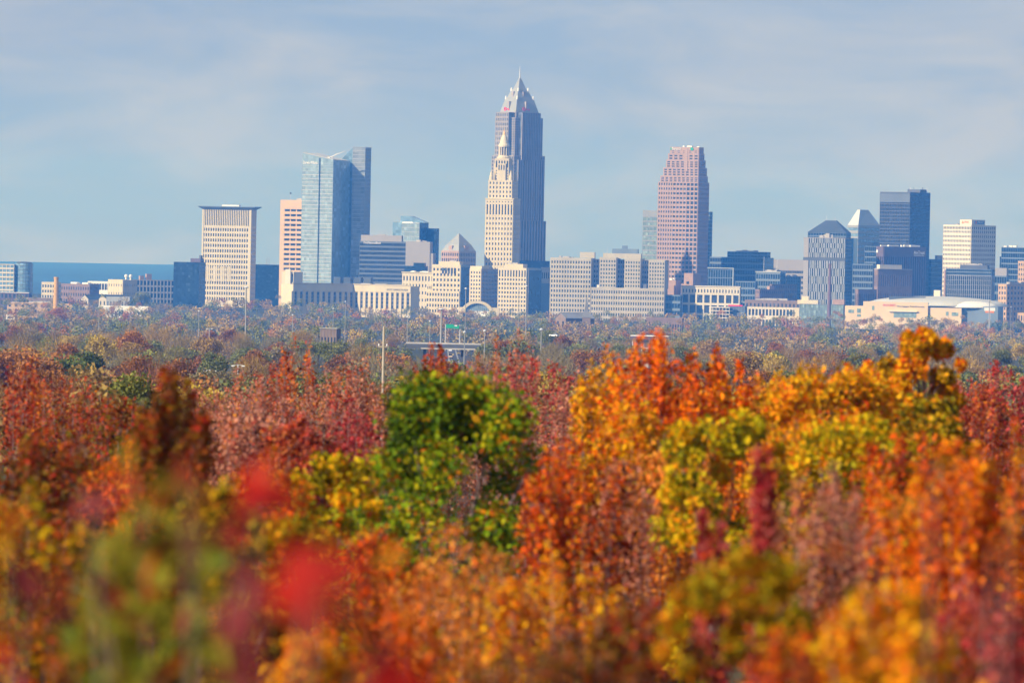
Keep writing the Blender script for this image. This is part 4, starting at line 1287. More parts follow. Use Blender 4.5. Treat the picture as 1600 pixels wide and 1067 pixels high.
b.solid('deck', 'dark_concrete', -b.W - 3, 6, 0, 9, b.z(546), b.z(541))
b.solid('far_rail', 'concrete_rail', -b.W, 0, 8.6, 9.0, b.z(539.5), b.H - .3)
b.solid('far_plinth', 'dark_concrete', -b.W, 0, 8.6, 9.0, b.z(541), b.z(539.5) - .02)
b.solid('near_rail', 'concrete_rail', -b.W * .8, 10, -.4, -.02, b.z(547), b.z(545))
for u in (.25, .75):
    b.solid('pier', 'dark_concrete', -b.W * u - .6, -b.W * u + .6, 3, 6, -12, b.z(546))



def car(name, label, d, px, paint, yaw=0, van=False):
    r = empty(name, (pix(px, 520, d).x, d, ground_z(d) + .5), yaw)
    tag(r, label, 'van' if van else 'car')
    L, W, hb, hr = (5.6, 2.1, 1.3, 2.5) if van else (4.5, 1.85, 0.95, 1.5)
    MB().loft([[(-W / 2, -L / 2 + i, z), (W / 2, -L / 2 + i, z), (W / 2, L / 2 - i, z), (-W / 2, L / 2 - i, z)] for i, z in ((.1, .3), (0, .6), (.05, hb))]).build('body', paint, r)
    MB().loft([[(-W / 2 + i, -L * .42 + j, z), (W / 2 - i, -L * .42 + j, z), (W / 2 - i, L * .2 - k, z), (-W / 2 + i, L * .2 - k, z)]
               for i, j, k, z in ((.05, 0, 0, hb), (.2, .35, .6, hr - .1))]).build('windows', MATS['glass_dark'], r)
    MB().box(-W / 2 + .2, W / 2 - .2, -L * .42 + .35, L * .2 - .6, hr - .1, hr).build('roof', paint, r)
    for sx in (-1, 1):
        for sy in (-1, 1):
            w = MB().lathe([(.33, -.11), (.33, .11)], 10).build('wheel', MATS['rubber'], r)
            w.location = (sx * (W / 2 - .1), sy * L * .3, .33)
            w.rotation_euler = (0, math.radians(90), 0)
    return r


paint_w, paint_d, paint_r = mat('car_white', (.75, .75, .74), .3, .03), mat('car_dark', (.05, .06, .08), .3, .1), mat('car_tan', (.55, .42, .25), .35, .05)
car('white_van', 'white van under the green highway sign', 4250, 704, paint_w, van=True)
car('parked_car', 'tan van driving towards the overpass on the sloping road', 3700, 704.5, paint_r, van=True)
car('parked_car', 'white car nearest to the overpass on the sloping road', 3350, 706.5, paint_w)
car('parked_car', 'dark car just ahead of the white car on the sloping road', 3480, 706.5, paint_d)
for i, (px, py, lab) in enumerate(((892, 550, 'white van at the far left of the car park row in the middle woods'), (900, 547, 'second white van in the car park row, beside the first'), (911, 551, 'white car between the vans and the orange shrub tops'),
                                   (968, 548, 'white van parked right of the car park trees'), (866, 523, 'white van parked uphill among grey trees'))):
    d = 3000
    o = car('parked_van', lab, d, px, paint_w, math.radians(55), van=(i == 0))
    o.location = pix(px, py + 3, d)

# masts and poles
POLES = [(385, 450, 536, 3500, .55, 'tall white lamp mast below the brimmed cream slab'), (311, 487, 522, 4200, .3, 'lamp mast standing right of the old warehouses'),
         (457.5, 493, 532, 4000, .3, 'lamp mast with red top below the peach offices'), (521, 483, 515, 4400, .3, 'lamp mast left of the long hall corner'),
         (540, 472, 500, 4600, .3, 'lamp mast before the shaded hall wing'), (155, 480, 516, 4300, .3, 'lamp mast below the pale gabled halls'),
         (690, 484, 540, 3300, .75, 'thick pale monopole left of the highway sign'), (728, 452, 545, 3100, .28, 'thin tall mast left of the arch'),
         (811, 452, 545, 3900, .25, 'lamp mast on the left of the pair before the shaded offices'), (823, 448, 545, 3800, .3, 'taller lamp mast of the pair before the shaded offices'),
         (637, 496, 535, 3300, .3, 'pale pole at the left end of the overpass'), (672, 503, 540, 3200, .25, 'thin pole between monopole and overpass end'),
         (757.5, 518, 556, 2600, .3, 'pale pole right of the overpass'), (846, 516, 556, 2600, .35, 'white pole among grey trees below the court offices'),
         (726, 520, 548, 2800, .3, 'short pole in front of the overpass rail'), (1546, 470, 505, 7000, .8, 'sign mast beside the arena right flank'),
         (1580, 480, 508, 6500, .35, 'thin lamp mast in front of the hotel')]
for px, y0, y1, d, r, lab in POLES:
    p, q = pix(px, y0, d), pix(px, y1, d)
    zg = min(q.z, ground_z(d)) - 1
    ro = empty('lamp_mast', (p.x, d, zg))
    tag(ro, lab, 'mast')
    MB().tube([(0, 0, 0), (0, 0, p.z - zg)], [r * .95, r * .55], 8).build('pole', MATS['mast_grey'], ro)
    MB().lathe([(r * .7, p.z - zg - .1), (r * 2.2, p.z - zg + .1), (r * 2.2, p.z - zg + .4), (r * .8, p.z - zg + .8)], 8).build('lamp_head', MATS['steel'], ro)
for px, y0, y1, d, lab in ((372, 570, 640, 1250, 'double-armed street lamp in front of the brown trees at left'), (328, 578, 640, 1300, 'shorter double-armed street lamp left of the taller one'),
                           (327, 513, 545, 2600, 'far double-armed lamp below the brimmed cream slab')):
    p = pix(px, y0, d)
    zg = ground_z(d) - 1
    ro = empty('street_lamp', (p.x, d, zg))
    tag(ro, lab, 'street lamp')
    h = p.z - zg
    MB().tube([(0, 0, 0), (0, 0, h)], [.16, .09], 7).build('pole', MATS['steel'], ro)
    MB().tube([(-.8, 0, h - .1), (0, 0, h), (.8, 0, h - .1)], [.05, .06, .05], 5).build('arm', MATS['steel'], ro)
    for sx in (-1, 1):
        MB().box(sx * .95 - .3, sx * .95 + .3, -.16, .16, h - .3, h - .08).build('lamp_head', MATS['white_paint'], ro)

# the wooden utility pole with its wires
d = 620
p = pix(600, 510, d)
zg = ground_z(d) - 1
ro = empty('utility_pole', (p.x, d, zg))
tag(ro, 'pale wooden utility pole rising above the red shrubs left of centre', 'utility pole')
h = p.z - zg
MB().tube([(0, 0, 0), (0.02, 0, h * .5), (0, 0, h)], [.17, .15, .11], 8).build('pole', MATS['pole_wood'], ro)
MB().box(-.5, .5, -.08, .08, h - 1.95, h - 1.82).build('crossarm', MATS['pole_wood'], ro)
for u in (-.45, 0.3):
    MB().lathe([(.05, h - 1.82), (.07, h - 1.72), (.03, h - 1.6)], 6, u, 0).build('insulator', MATS['white_paint'], ro)
d2 = 600
p2 = pix(1428, 545, d2)
zg2 = ground_z(d2) - 1
r2 = empty('utility_pole', (p2.x, d2, zg2))
tag(r2, 'slender pale pole standing behind the golden round tree', 'utility pole')
MB().tube([(0, 0, 0), (0, 0, p2.z - zg2)], [.10, .07], 8).build('pole', MATS['pole_wood'], r2)
MB().lathe([(.09, p2.z - zg2), (.12, p2.z - zg2 + .12), (.05, p2.z - zg2 + .25)], 6).build('cap', MATS['steel'], r2)


def wire(lab, a, b_, sag, r=.014):
    a, b_ = Vector(a), Vector(b_)
    pts = [a.lerp(b_, i / 16) - Vector((0, 0, sag * 4 * (i / 16) * (1 - i / 16))) for i in range(17)]
    o = MB().tube(pts, [r] * 17, 4).build('overhead_wire', MATS['sign_dark'])
    tag(o, lab, 'wire')


wire('overhead wire running left from the utility pole across the woods', pix(600, 541, d), pix(-60, 546, 660), .5)
wire('overhead wire running right from the utility pole behind the green tree', pix(600, 541, d), pix(1428, 553, 600), .8)

# houses and small buildings in the woods
gabled('pale_house', 'pale house with grey roof in the right-hand woods, left of a pair', 5200, 20, 1515, 1528, 549, 554, 'white_paint', 'roof_grey', 12)
gabled('pale_house', 'pale house with grey roof in the right-hand woods, right of a pair', 5100, -15, 1542, 1555, 550, 555, 'pale_stone', 'roof_grey', 12)
gabled('small_house', 'small house with bright orange roof below the low dark offices', 4200, 55, 1164, 1172, 551, 557, 'pale_stone', 'orange_roof', 10)
gabled('white_house', 'white house tucked in woods right of the orange-roofed house', 4300, 10, 1195, 1206, 552, 557, 'white_paint', 'roof_grey', 10)
gabled('church_hall', 'grey church hall roof under the court offices', 6800, 60, 868, 884, 489, 497, 'brown_brick', 'roof_grey', 34, 'church')
p = pix(917, 461, 6700)
zg = ground_z(6700)
ro = empty('church_steeple', (p.x, 6700, zg))
tag(ro, 'dark pointed church steeple in front of the court offices', 'steeple')
h = p.z - zg
MB().box(-4, 4, -4, 4, -2, h * .45).build('belfry', MATS['brown_brick'], ro)
MB().loft([[(-4.4, -4.4, h * .45 + .02), (4.4, -4.4, h * .45 + .02), (4.4, 4.4, h * .45 + .02), (-4.4, 4.4, h * .45 + .02)],
           [(-2, -2, h * .62), (2, -2, h * .62), (2, 2, h * .62), (-2, 2, h * .62)],
           [(-.1, -.1, h), (.1, -.1, h), (.1, .1, h), (-.1, .1, h)]]).build('spire', MATS['roof_grey'], ro)
b = Bld('brick_school', 'long low red brick building below the court offices', 7000, 6, 1010, 1066, 1068, 497, 'school')
b.block('red_brick', 'glass_window', n=14, rows=1, pier=0.5, span=0.5, dep=.4, top=2)
b = Bld('filling_station', 'flat canopy with thin white edge and purple-red fascia', 3300, 8, 985, 1044, 1046, 525, 'canopy', depth=12)
b.solid('roof', 'white_paint', -b.W, 0, 0, 12, b.H - .35, b.H)
b.solid('fascia', 'plum_brick', -b.W, -b.W * .4, -.1, 6, b.H - 2.2, b.H - .37)
for u in (.08, .35, .65, .95):
    b.solid('post', 'steel', -b.W * u - .15, -b.W * u + .15, 2, 2.3, -2, b.H - .36)
b.solid('kiosk', 'white_paint', -b.W * .75, -b.W * .55, 5, 9, -2, b.H - 2.3)
b = Bld('park_pavilion', 'small brown flat-roofed pavilion below the shaded hall wing', 3650, 14, 501, 526, 528, 514, 'pavilion', depth=8)
b.block('brown_brick', 'glass_window', n=5, rows=1, pier=0.5, span=0.5, dep=.2)
b.solid('roof_edge', 'grey_stone', -b.W - .5, .5, -.7, 8.5, b.H + .02, b.H + .35)
b = Bld('pylon_sign', 'white and orange sign panel on its mast by the arena', 7050, 0, 1538, 1555, 1556, 481, 'sign', depth=1)
b.solid('panel', 'sign_white', -b.W, 0, 0, 1, b.z(486), b.H)
b.solid('lower_panel', 'sign_orange', -b.W * .9, -b.W * .1, 0, 1, b.z(489), b.z(486) - .05)
b.solid('post', 'steel', -b.W * .56, -b.W * .44, .2, .8, -1, b.z(489))

# ---------------------------------------------------------------- foliage
def mesh_np(name, V, F, leaf=None, colour=None):
    me = bpy.data.meshes.new(name)
    nf, k = F.shape
    me.vertices.add(len(V))
    me.vertices.foreach_set('co', V.astype(np.float32).ravel())
    me.loops.add(nf * k)
    me.loops.foreach_set('vertex_index', F.astype(np.int32).ravel())
    me.polygons.add(nf)
    me.polygons.foreach_set('loop_start', np.arange(0, nf * k, k, dtype=np.int32))
    me.update(calc_edges=True)
    if leaf is not None:
        a = me.attributes.new('leaf', 'FLOAT', 'FACE')
        a.data.foreach_set('value', leaf.astype(np.float32))
    if colour is not None:
        a = me.attributes.new('tint', 'FLOAT_COLOR', 'FACE')
        a.data.foreach_set('color', np.concatenate([colour, np.ones((len(colour), 1))], 1).astype(np.float32).ravel())
    return me


def leaf_quads(C, size, rng, aspect=.62, up=None):
    """one rhombic leaf, slightly folded, for each centre"""
    n = len(C)
    a = rng.normal(size=(n, 3))
    if up is not None:
        a += up
    a /= np.linalg.norm(a, axis=1, keepdims=True) + 1e-9
    r = rng.normal(size=(n, 3))
    bb = np.cross(a, r)
    bb /= np.linalg.norm(bb, axis=1, keepdims=True) + 1e-9
    nn = np.cross(a, bb)
    s = size[:, None] * .5
    V = np.stack([C - a * s, C + bb * s * aspect + nn * s * .22, C + a * s, C - bb * s * aspect + nn * s * .22], 1).reshape(-1, 3)
    return V, np.arange(4 * n).reshape(n, 4)


def round_crown(seed, rx, rz, nl, size, lobes=18, bare=0.0):
    """clumps of leaves gathered on lobes; returns the mesh data and the lobe centres (where limbs end)"""
    rng = np.random.default_rng(seed)
    d = rng.normal(size=(lobes, 3))
    d /= np.linalg.norm(d, axis=1, keepdims=True)
    d[:, 2] = np.abs(d[:, 2]) * 1.15 - .45
    rad = rng.uniform(.45, .78, lobes)
    L = d * rad[:, None] * np.array([rx, rx, rz])
    R = rng.uniform(.24, .44, lobes) * rx
    w = R ** 2
    idx = rng.choice(lobes, nl, p=w / w.sum())
    q = rng.normal(size=(nl, 3))
    q /= np.linalg.norm(q, axis=1, keepdims=True)
    rr = rng.uniform(.25, 1.0, nl) ** .45 * (1 + .12 * rng.normal(size=nl))
    C = L[idx] + q * (R[idx] * rr)[:, None] * np.array([1, 1, min(1.0, rz / rx * 1.05)])
    tone = np.clip(rng.normal(.5, .2, nl) + rng.normal(0, .13, lobes)[idx], 0, 1)
    V, F = leaf_quads(C, size * rng.uniform(.6, 1.3, nl), rng, up=q * .0)
    return V, F, tone, L


def dome_crown(seed, rx, H, nl, size, lobes=40):
    """a full crown, domed above and leafy to its foot, heaped from lobes; height 0 is the foot"""
    rng = np.random.default_rng(seed)
    lobes = lobes * 2
    t = rng.uniform(.0, 1, lobes) ** 1.15
    env = rx * np.sqrt(np.clip(1 - (1 - np.clip(t * H / (rx * 1.0) + .035, 0, 1)) ** 2, 0, 1))
    R = rng.uniform(.12, .27, lobes) * rx
    a = rng.uniform(0, 2 * math.pi, lobes)
    rr = env * np.sqrt(rng.uniform(.2, 1, lobes)) * .92
    L = np.stack([rr * np.cos(a), rr * np.sin(a), H * (1 - t) - R * .8], 1)
    w = R ** 2 * (1.35 - t)
    idx = rng.choice(lobes, nl, p=w / w.sum())
    q = rng.normal(size=(nl, 3))
    q /= np.linalg.norm(q, axis=1, keepdims=True)
    rad = rng.uniform(.2, 1.0, nl) ** .5 * (1 + .14 * rng.normal(size=nl))
    rad = rad * np.where(rng.uniform(size=nl) < .16, rng.uniform(1.0, 1.7, nl), 1.0)
    C = L[idx] + q * (R[idx] * rad)[:, None]
    tone = np.clip(rng.beta(1.5, 1.9, nl) + rng.normal(0, .13, lobes)[idx], 0, 1)
    V, F = leaf_quads(C, size * np.clip(rng.lognormal(-.08, .38, nl), .35, 2.0), rng)
    return V, F, tone, L


def plume_crown(seed, rx, H, nl, size, stems=16, fat=.16, lean=.5, spike=.5, vary=None):
    """upright sprays: leaves follow stems that fan out from the foot; returns mesh data and the stem lines"""
    rng = np.random.default_rng(seed)
    lines, C, tone = [], [], []
    per = nl // stems
    for i in range(stems):
        r = math.sqrt(rng.uniform(0, 1)) * rx
        a = rng.uniform(0, 2 * math.pi)
        top = H - (vary or H) * (spike * (r / rx) ** 1.6 + rng.uniform(0, .16))
        tip = np.array([r * math.cos(a), r * math.sin(a), top])
        foot = np.array([tip[0] * (1 - lean), tip[1] * (1 - lean), 0.0])
        mid = (foot + tip) / 2 + rng.normal(0, .05 * rx, 3)
        t = rng.uniform(0.06, 1.0, per) ** .85
        P = ((1 - t) ** 2)[:, None] * foot + (2 * t * (1 - t))[:, None] * mid + (t ** 2)[:, None] * tip
        wob = (.25 + .75 * np.sqrt(np.clip(1 - t, 0, 1))) * fat * rx * 2 * rng.uniform(.7, 1.3)
        P = P + rng.normal(0, 1, (per, 3)) * (wob * .55)[:, None] * np.array([1, 1, .8])
        C.append(P)
        tone.append(np.clip(rng.beta(1.5, 1.7, per) + rng.normal(0, .13) + (t - .5) * .15, 0, 1))
        lines.append([tuple(foot), tuple(mid * .5 + (foot + tip) / 4), tuple(tip)])
    C = np.concatenate(C)
    V, F = leaf_quads(C, size * np.clip(rng.lognormal(-.08, .38, len(C)), .35, 2.0), rng)
    return V, F, np.concatenate(tone), lines


def twig_quads(seed, rx, rz, n, length, width):
    """bare twigs: thin slivers spreading outward and up"""
    rng = np.random.default_rng(seed)
    q = rng.normal(size=(n, 3))
    q /= np.linalg.norm(q, axis=1, keepdims=True)
    C = q * (rng.uniform(.2, 1, n) ** .5)[:, None] * np.array([rx, rx, rz])
    a = q * .8 + np.array([0, 0, .8]) + rng.normal(0, .45, (n, 3))
    a /= np.linalg.norm(a, axis=1, keepdims=True)
    bb = np.cross(a, rng.normal(size=(n, 3)))
    bb /= np.linalg.norm(bb, axis=1, keepdims=True)
    s = length * rng.uniform(.5, 1.3, n)[:, None]
    V = np.stack([C - bb * width, C + bb * width, C + a * s + bb * width * .3, C + a * s - bb * width * .3], 1).reshape(-1, 3)
    return V, np.arange(4 * n).reshape(n, 4), np.clip(rng.normal(.5, .2, n), 0, 1)


WOOD = {
    'rust brown': [(99, 70, 42), (156, 104, 52), (194, 130, 64)],
    'orange': [(130, 85, 44), (192, 130, 58), (211, 158, 74)],
    'olive green': [(79, 83, 42), (130, 130, 57), (168, 164, 71)],
    'grey green': [(83, 89, 55), (124, 130, 75), (156, 156, 88)],
    'dark green': [(62, 70, 42), (87, 100, 50), (115, 123, 59)],
    'golden': [(130, 108, 44), (194, 164, 62), (218, 192, 80)],
    'tawny': [(113, 89, 52), (167, 136, 75), (197, 164, 90)],
    'mauve grey': [(101, 87, 62), (145, 130, 90), (171, 156, 106)],
    'russet red': [(104, 67, 44), (157, 102, 61), (180, 124, 72)],
}
for k_, v_ in WOOD.items():
    leaf_mat('leaves ' + k_, v_, translucent=.25, spread=.25)

proto_round = []
for s_ in range(7):
    V, F, T, L = round_crown(100 + s_, 1.0, .92, 2600, .105, 20)
    V[:, 2] += .15
    proto_round.append(mesh_np('crown', V, F, T))
proto_bare = []
for s_ in range(4):
    V, F, T = twig_quads(200 + s_, .86, .86, 1500, .26, .007)
    V2, F2, T2, L = round_crown(240 + s_, 1.0, .95, 1000, .085, 22)
    proto_bare.append(mesh_np('crown', np.concatenate([V, V2]), np.concatenate([F, F2 + len(V)]), np.concatenate([T, T2])))
tr_ = MB()
tr_.tube([(0, 0, -.1), (.01, 0, .35), (.0, .01, .7), (.02, 0, 1.0)], [.05, .038, .026, .012], 7)
for a_ in range(5):
    an = a_ * 1.3
    tr_.tube([(0, 0, .35 + .08 * a_), (.14 * math.cos(an), .14 * math.sin(an), .55 + .08 * a_), (.3 * math.cos(an), .3 * math.sin(an), .72 + .06 * a_)], [.02, .014, .006], 5)
trunk_me = tr_.build('trunk', MATS['bark']).data
bpy.data.objects.remove(bpy.data.objects['trunk'])

LAND = [(55, 'the rounded flats'), (130, 'the brick chimney'), (255, 'the old warehouses'), (318, 'the dark navy block'), (398, 'the brimmed slab'), (470, 'the peach offices'),
        (560, 'the glass tower'), (645, 'the long stone hall'), (735, 'the small pyramid roof'), (800, 'the spired stone tower'), (860, 'the tallest tower'), (945, 'the steeple'),
        (1030, 'the court offices'), (1115, 'the pink stepped tower'), (1185, 'the white colonnaded block'), (1250, 'the brick warehouses'), (1335, 'the striped tower'),
        (1420, 'the arena lettering'), (1500, 'the arena front roof'), (1560, 'the arena flank'), (2000, 'the tan hotel')]
ORD = ['nearest', 'second nearest', 'third nearest', 'fourth nearest', 'fifth nearest', 'sixth nearest', 'seventh nearest', 'eighth nearest', 'ninth nearest', 'tenth nearest', 'eleventh nearest', 'farthest']


def landmark(px):
    for lim, nm in LAND:
        if px < lim:
            return nm


# rows of the valley wood: distance, row of the crown tops in the photograph (read at the picture's middle), crown width
ROWS = [(330, 604, 7), (450, 596, 8), (620, 588, 9), (820, 578, 10), (1050, 568, 11), (1350, 558, 13), (1700, 550, 13), (2100, 543, 14), (2550, 536, 14), (3050, 530, 15), (3600, 524, 15)]
rng = random.Random(77)
made = []
for ri, (d, ytop, wid) in enumerate(ROWS):
    step = wid * .86 * F_PIX / d
    px = -step * rng.uniform(.0, .6)
    while px < 1600 + step * .4:
        dd = d * rng.uniform(.93, 1.07)
        x = px + rng.uniform(-.25, .25) * step
        px += step
        # keep the open road and the view of the overpass free
        if 640 < x < 745 and 2300 < d < 5200:
            continue
        if 600 < x < 760 and 1500 < d <= 2300 and rng.random() < .75:
            continue
        if ri == 0 and 600 < x < 960 and rng.random() < .5:
            continue
        y = ytop + (x - 800) * math.tan(ROLL) + rng.gauss(0, 6)
        w = wid * rng.choice([.75, .9, 1.0, 1.0, 1.15, 1.4])
        left = x < 330
        if d > 1500:
            pal = rng.choices(list(WOOD), [2.5, .7, 3, 5, 1, 1.5, 8, 6, .3])[0]
        elif d > 700:
            pal = rng.choices(list(WOOD), [5, 1, 4, 4, 2, 2, 5, 3, .6])[0] if not left else rng.choices(list(WOOD), [5, 3, 3, 1, 2, 1, 1, 1, 2])[0]
        else:
            pal = rng.choices(list(WOOD), [4, 1, 2, 2, 1, 1.5, 6, 4, 1.5])[0]
        bare = pal in ('mauve grey', 'russet red', 'tawny') and rng.random() < .75
        made.append([ri, x, y, dd, w, pal, bare])
# single trees the photograph shows clearly
for x, y, dd, w, pal in ((20, 533, 1350, 15, 'rust brown'), (105, 532, 1400, 25, 'rust brown'), (95, 545, 1250, 16, 'dark green'), (210, 512, 2300, 15, 'orange'), (88, 478, 6200, 22, 'orange'),
                         (55, 498, 5200, 22, 'russet red'), (100, 505, 4800, 22, 'mauve grey'), (222, 452, 8300, 26, 'olive green'), (250, 535, 1900, 24, 'olive green'),
                         (130, 588, 900, 8, 'dark green'), (225, 601, 800, 11, 'olive green'), (375, 582, 1100, 11, 'rust brown'), (620, 545, 1900, 16, 'orange'), (1560, 568, 1700, 24, 'russet red')):
    made.append([min(range(len(ROWS)), key=lambda i: abs(ROWS[i][0] - dd)), x, y, dd, w, pal, False])
seen = {}
for m_ in made:
    key = (m_[5], m_[6], landmark(m_[1]), m_[0])
    seen.setdefault(key, []).append(m_)
for key, ms in seen.items():
    ms.sort(key=lambda m_: m_[1])
    places = [''] if len(ms) == 1 else ['left one', 'right one'] if len(ms) == 2 else ['left one', 'middle one', 'right one'] if len(ms) == 3 else ['%s from left' % w_ for w_ in ('first', 'second', 'third', 'fourth', 'fifth', 'sixth', 'seventh')]
    for m_, pl in zip(ms, places):
        pal, bare, lm, ri = key
        m_.append('%s %s in %s wood row, below %s%s' % (pal, 'thin-leaved tree' if bare else 'leafy tree', ORD[ri], lm, ', ' + pl if pl else ''))
for ri, x, y, dd, w, pal, bare, lab in made:
    p = pix(x, y, dd)
    zg = ground_z(dd)
    h = p.z - zg
    rz = w / 2 * rng.uniform(.8, 1.05)
    if h < rz * 1.7:
        zg = p.z - rz * 2.2
        h = rz * 2.2
    ro = empty('wood_tree', (p.x, dd, zg), rng.uniform(0, 6.28))
    tag(ro, lab, 'tree', 'trees of the valley wood')
    me = rng.choice(proto_bare if bare else proto_round)
    c_ = bpy.data.objects.new('crown', me)
    if not me.materials:
        me.materials.append(MATS['leaves tawny'])
    link(c_, ro)
    c_.material_slots[0].link = 'OBJECT'
    c_.material_slots[0].material = MATS['leaves ' + pal]
    c_.scale = (w / 2, w / 2, rz)
    c_.location = (0, 0, h - rz * 1.05)
    t_ = bpy.data.objects.new('trunk', trunk_me)
    link(t_, ro)
    t_.scale = (w * .55, w * .55, max(1.0, h - rz * .7))

# the far wood, one mass of crowns before the city
rng2 = np.random.default_rng(5)
Vs, Fs, Cs, off = [], [], [], 0
cols = {k_: np.array([lin(*c) for c in v_]) for k_, v_ in WOOD.items()}
cols_names = list(WOOD)
FAR = [(4100, 516), (4500, 512), (4950, 508), (5400, 504), (5900, 500), (6400, 497), (6900, 492), (7400, 488), (7850, 484.5), (8250, 482)]
for d, ytop in FAR:
    step = 14 * .8 * F_PIX / d
    px = -20.0
    while px < 1630:
        x = px + rng2.uniform(-.3, .3) * step
        px += step
        dd = d + rng2.uniform(-180, 180)
        if 688 < x < 724 and d < 5300:
            continue
        if d > 8000 and (x < 260):
            yy = ytop - 6
        elif d > 7300 and 330 < x < 545:
            yy = ytop - 9
        elif d > 7700 and 1150 < x < 1330:
            yy = ytop - 1
        else:
            yy = ytop
        y = yy + (x - 800) * math.tan(ROLL) + rng2.normal(0, 3.6)
        p = pix(x, y, dd)
        w = 14 * rng2.choice([.7, .85, 1.0, 1.2, 1.5, 1.9])
        rz = w / 2 * rng2.uniform(.8, 1.1)
        nl = 340
        V, F, T, L = round_crown(int(rng2.integers(1e6)), w / 2, rz, nl, w * .075, 12)
        V += np.array([p.x, dd, p.z - rz])
        pal = cols[rng2.choice(cols_names, p=np.array([2.0, .5, 2.6, 4.8, 1.0, .8, 7.0, 5.4, .2]) / 24.3)]
        T = np.clip(.5 + (T - .5) * .75, 0, .999)
        lo = np.where(T < .5, 0, 1)
        fr_ = ((T - lo * .5) * 2)[:, None]
        Cs.append(pal[lo] * (1 - fr_) + pal[lo + 1] * fr_)
        Vs.append(V)
        Fs.append(F + off)
        off += len(V)
fm = bpy.data.materials.new('far_foliage')
fm.use_nodes = True
fa = fm.node_tree.nodes.new('ShaderNodeAttribute')
fa.attribute_name = 'tint'
fp = fm.node_tree.nodes['Principled BSDF']
fp.inputs['Roughness'].default_value = .8
fp.inputs['Specular IOR Level'].default_value = .1
fm.node_tree.links.new(fa.outputs['Color'], fp.inputs['Base Color'])
me = mesh_np('far_woods', np.concatenate(Vs), np.concatenate(Fs), None, np.concatenate(Cs))
me.materials.append(fm)
o = link(bpy.data.objects.new('far_woods', me))
tag(o, 'hazy brown and grey-green woods spread below the skyline', 'woods', None, 'stuff')

# ---------------------------------------------------------------- the near trees
PAL = {
    'green': [(24, 38, 4), (60, 88, 6), (104, 132, 8), (140, 154, 10), (180, 160, 12), (206, 104, 14)],
    'lime': [(71, 71, 4), (138, 133, 6), (203, 177, 8), (233, 185, 10), (244, 157, 10), (226, 97, 10)],
    'gold': [(84, 60, 4), (162, 125, 6), (222, 162, 8), (246, 170, 10), (244, 125, 8), (205, 71, 8)],
    'olive': [(41, 43, 4), (99, 95, 6), (162, 138, 8), (200, 157, 14), (222, 129, 12), (177, 64, 10)],
    'orange': [(99, 32, 3), (185, 69, 4), (244, 99, 4), (250, 129, 6), (244, 157, 10), (162, 125, 10)],
    'rust': [(62, 23, 4), (138, 47, 5), (205, 71, 6), (239, 99, 8), (222, 133, 10), (144, 120, 12)],
    'red': [(66, 15, 8), (131, 36, 18), (183, 60, 30), (205, 88, 48), (190, 112, 62), (216, 118, 16)],
    'crimson': [(71, 8, 12), (138, 23, 32), (190, 45, 52), (205, 82, 74), (177, 99, 84), (205, 75, 20)],
    'pink': [(92, 51, 42), (151, 90, 72), (194, 123, 98), (207, 144, 112), (190, 71, 54), (203, 129, 40)],
    'dusk': [(38, 21, 8), (90, 47, 16), (144, 71, 22), (118, 103, 18), (172, 75, 18), (168, 36, 20)],
    'peach': [(118, 60, 18), (192, 103, 32), (231, 138, 52), (239, 157, 60), (231, 105, 24), (162, 129, 24)],
}
for k_, v_ in PAL.items():
    leaf_mat('near leaves ' + k_, v_, translucent=.2, rough=.7, spread=.10)


def near_tree(name, label, px, ytop, d, hw, hp, kind, pal, nl, size, seed, **kw):
    """px, ytop: top of the crown in the photograph; hw, hp: half width and height of the crown in its pixels"""
    k = d / F_PIX
    p = pix(px, ytop, d)
    zg = ground_z(d)
    rx, hc = hw * k * 1.1, hp * k * (1.0 if kw.get('short') else 1.75)
    nl, size = int(nl * (1.6 if kw.get('short') else 2.1)), size * 1.08
    r = random.Random(seed)
    if p.z - hc < zg + .3:
        hc = max(.8, p.z - zg - .3)
    ro = empty(name, (p.x, d, zg))
    tag(ro, label, 'tree' if d > 25 else 'sapling')
    h = p.z - zg
    if kind == 'round':
        V, F, T, L = dome_crown(seed, rx, hc, nl, size, kw.get('lobes', 40))
        V[:, 2] += h - hc
        ends = [(l[0], l[1], l[2] + h - hc) for l in L]
        base = h - hc * .95
    else:
        V, F, T, L = plume_crown(seed, rx, hc, nl, size, kw.get('stems', 16), kw.get('fat', .16), kw.get('lean', .5), kw.get('spike', .5), hp * k * .75)
        V[:, 2] += h - hc
        ends = None
        base = h - hc
    me = mesh_np('crown', V, F, T)
    me.materials.append(MATS['near leaves ' + pal])
    link(bpy.data.objects.new('crown', me), ro)
    tw = max(.035, rx * .06)
    MB().tube([(0, 0, -.2), (rx * .03, 0, base * .5), (0, rx * .02, max(base, .2) + hc * .15)], [tw * 1.5, tw * 1.15, tw * .8], 8).build('trunk', MATS['bark'], ro)
    bm = MB()
    if ends:
        for e in ends[:18]:
            m1 = (e[0] * .35, e[1] * .35, base + (e[2] - base) * .5)
            bm.tube([(0, 0, base), m1, e], [tw * .6, tw * .35, tw * .1], 5)
    else:
        for l in L:
            q = [(c[0], c[1], c[2] + h - hc) for c in l]
            bm.tube([(0, 0, max(base - .2, 0))] + q, [tw * .5, tw * .35, tw * .22, tw * .06], 4)
            for j in range(4):
                t = r.uniform(.3, .95)
                a0 = Vector(q[1]).lerp(Vector(q[2]), t)
                a1 = a0 + Vector((r.gauss(0, .12), r.gauss(0, .12), abs(r.gauss(.18, .08)))) * rx
                bm.tube([a0, a1], [tw * .12, tw * .04], 3)
    bm.build('branches', MATS['twig'], ro, 'stuff')
    return ro


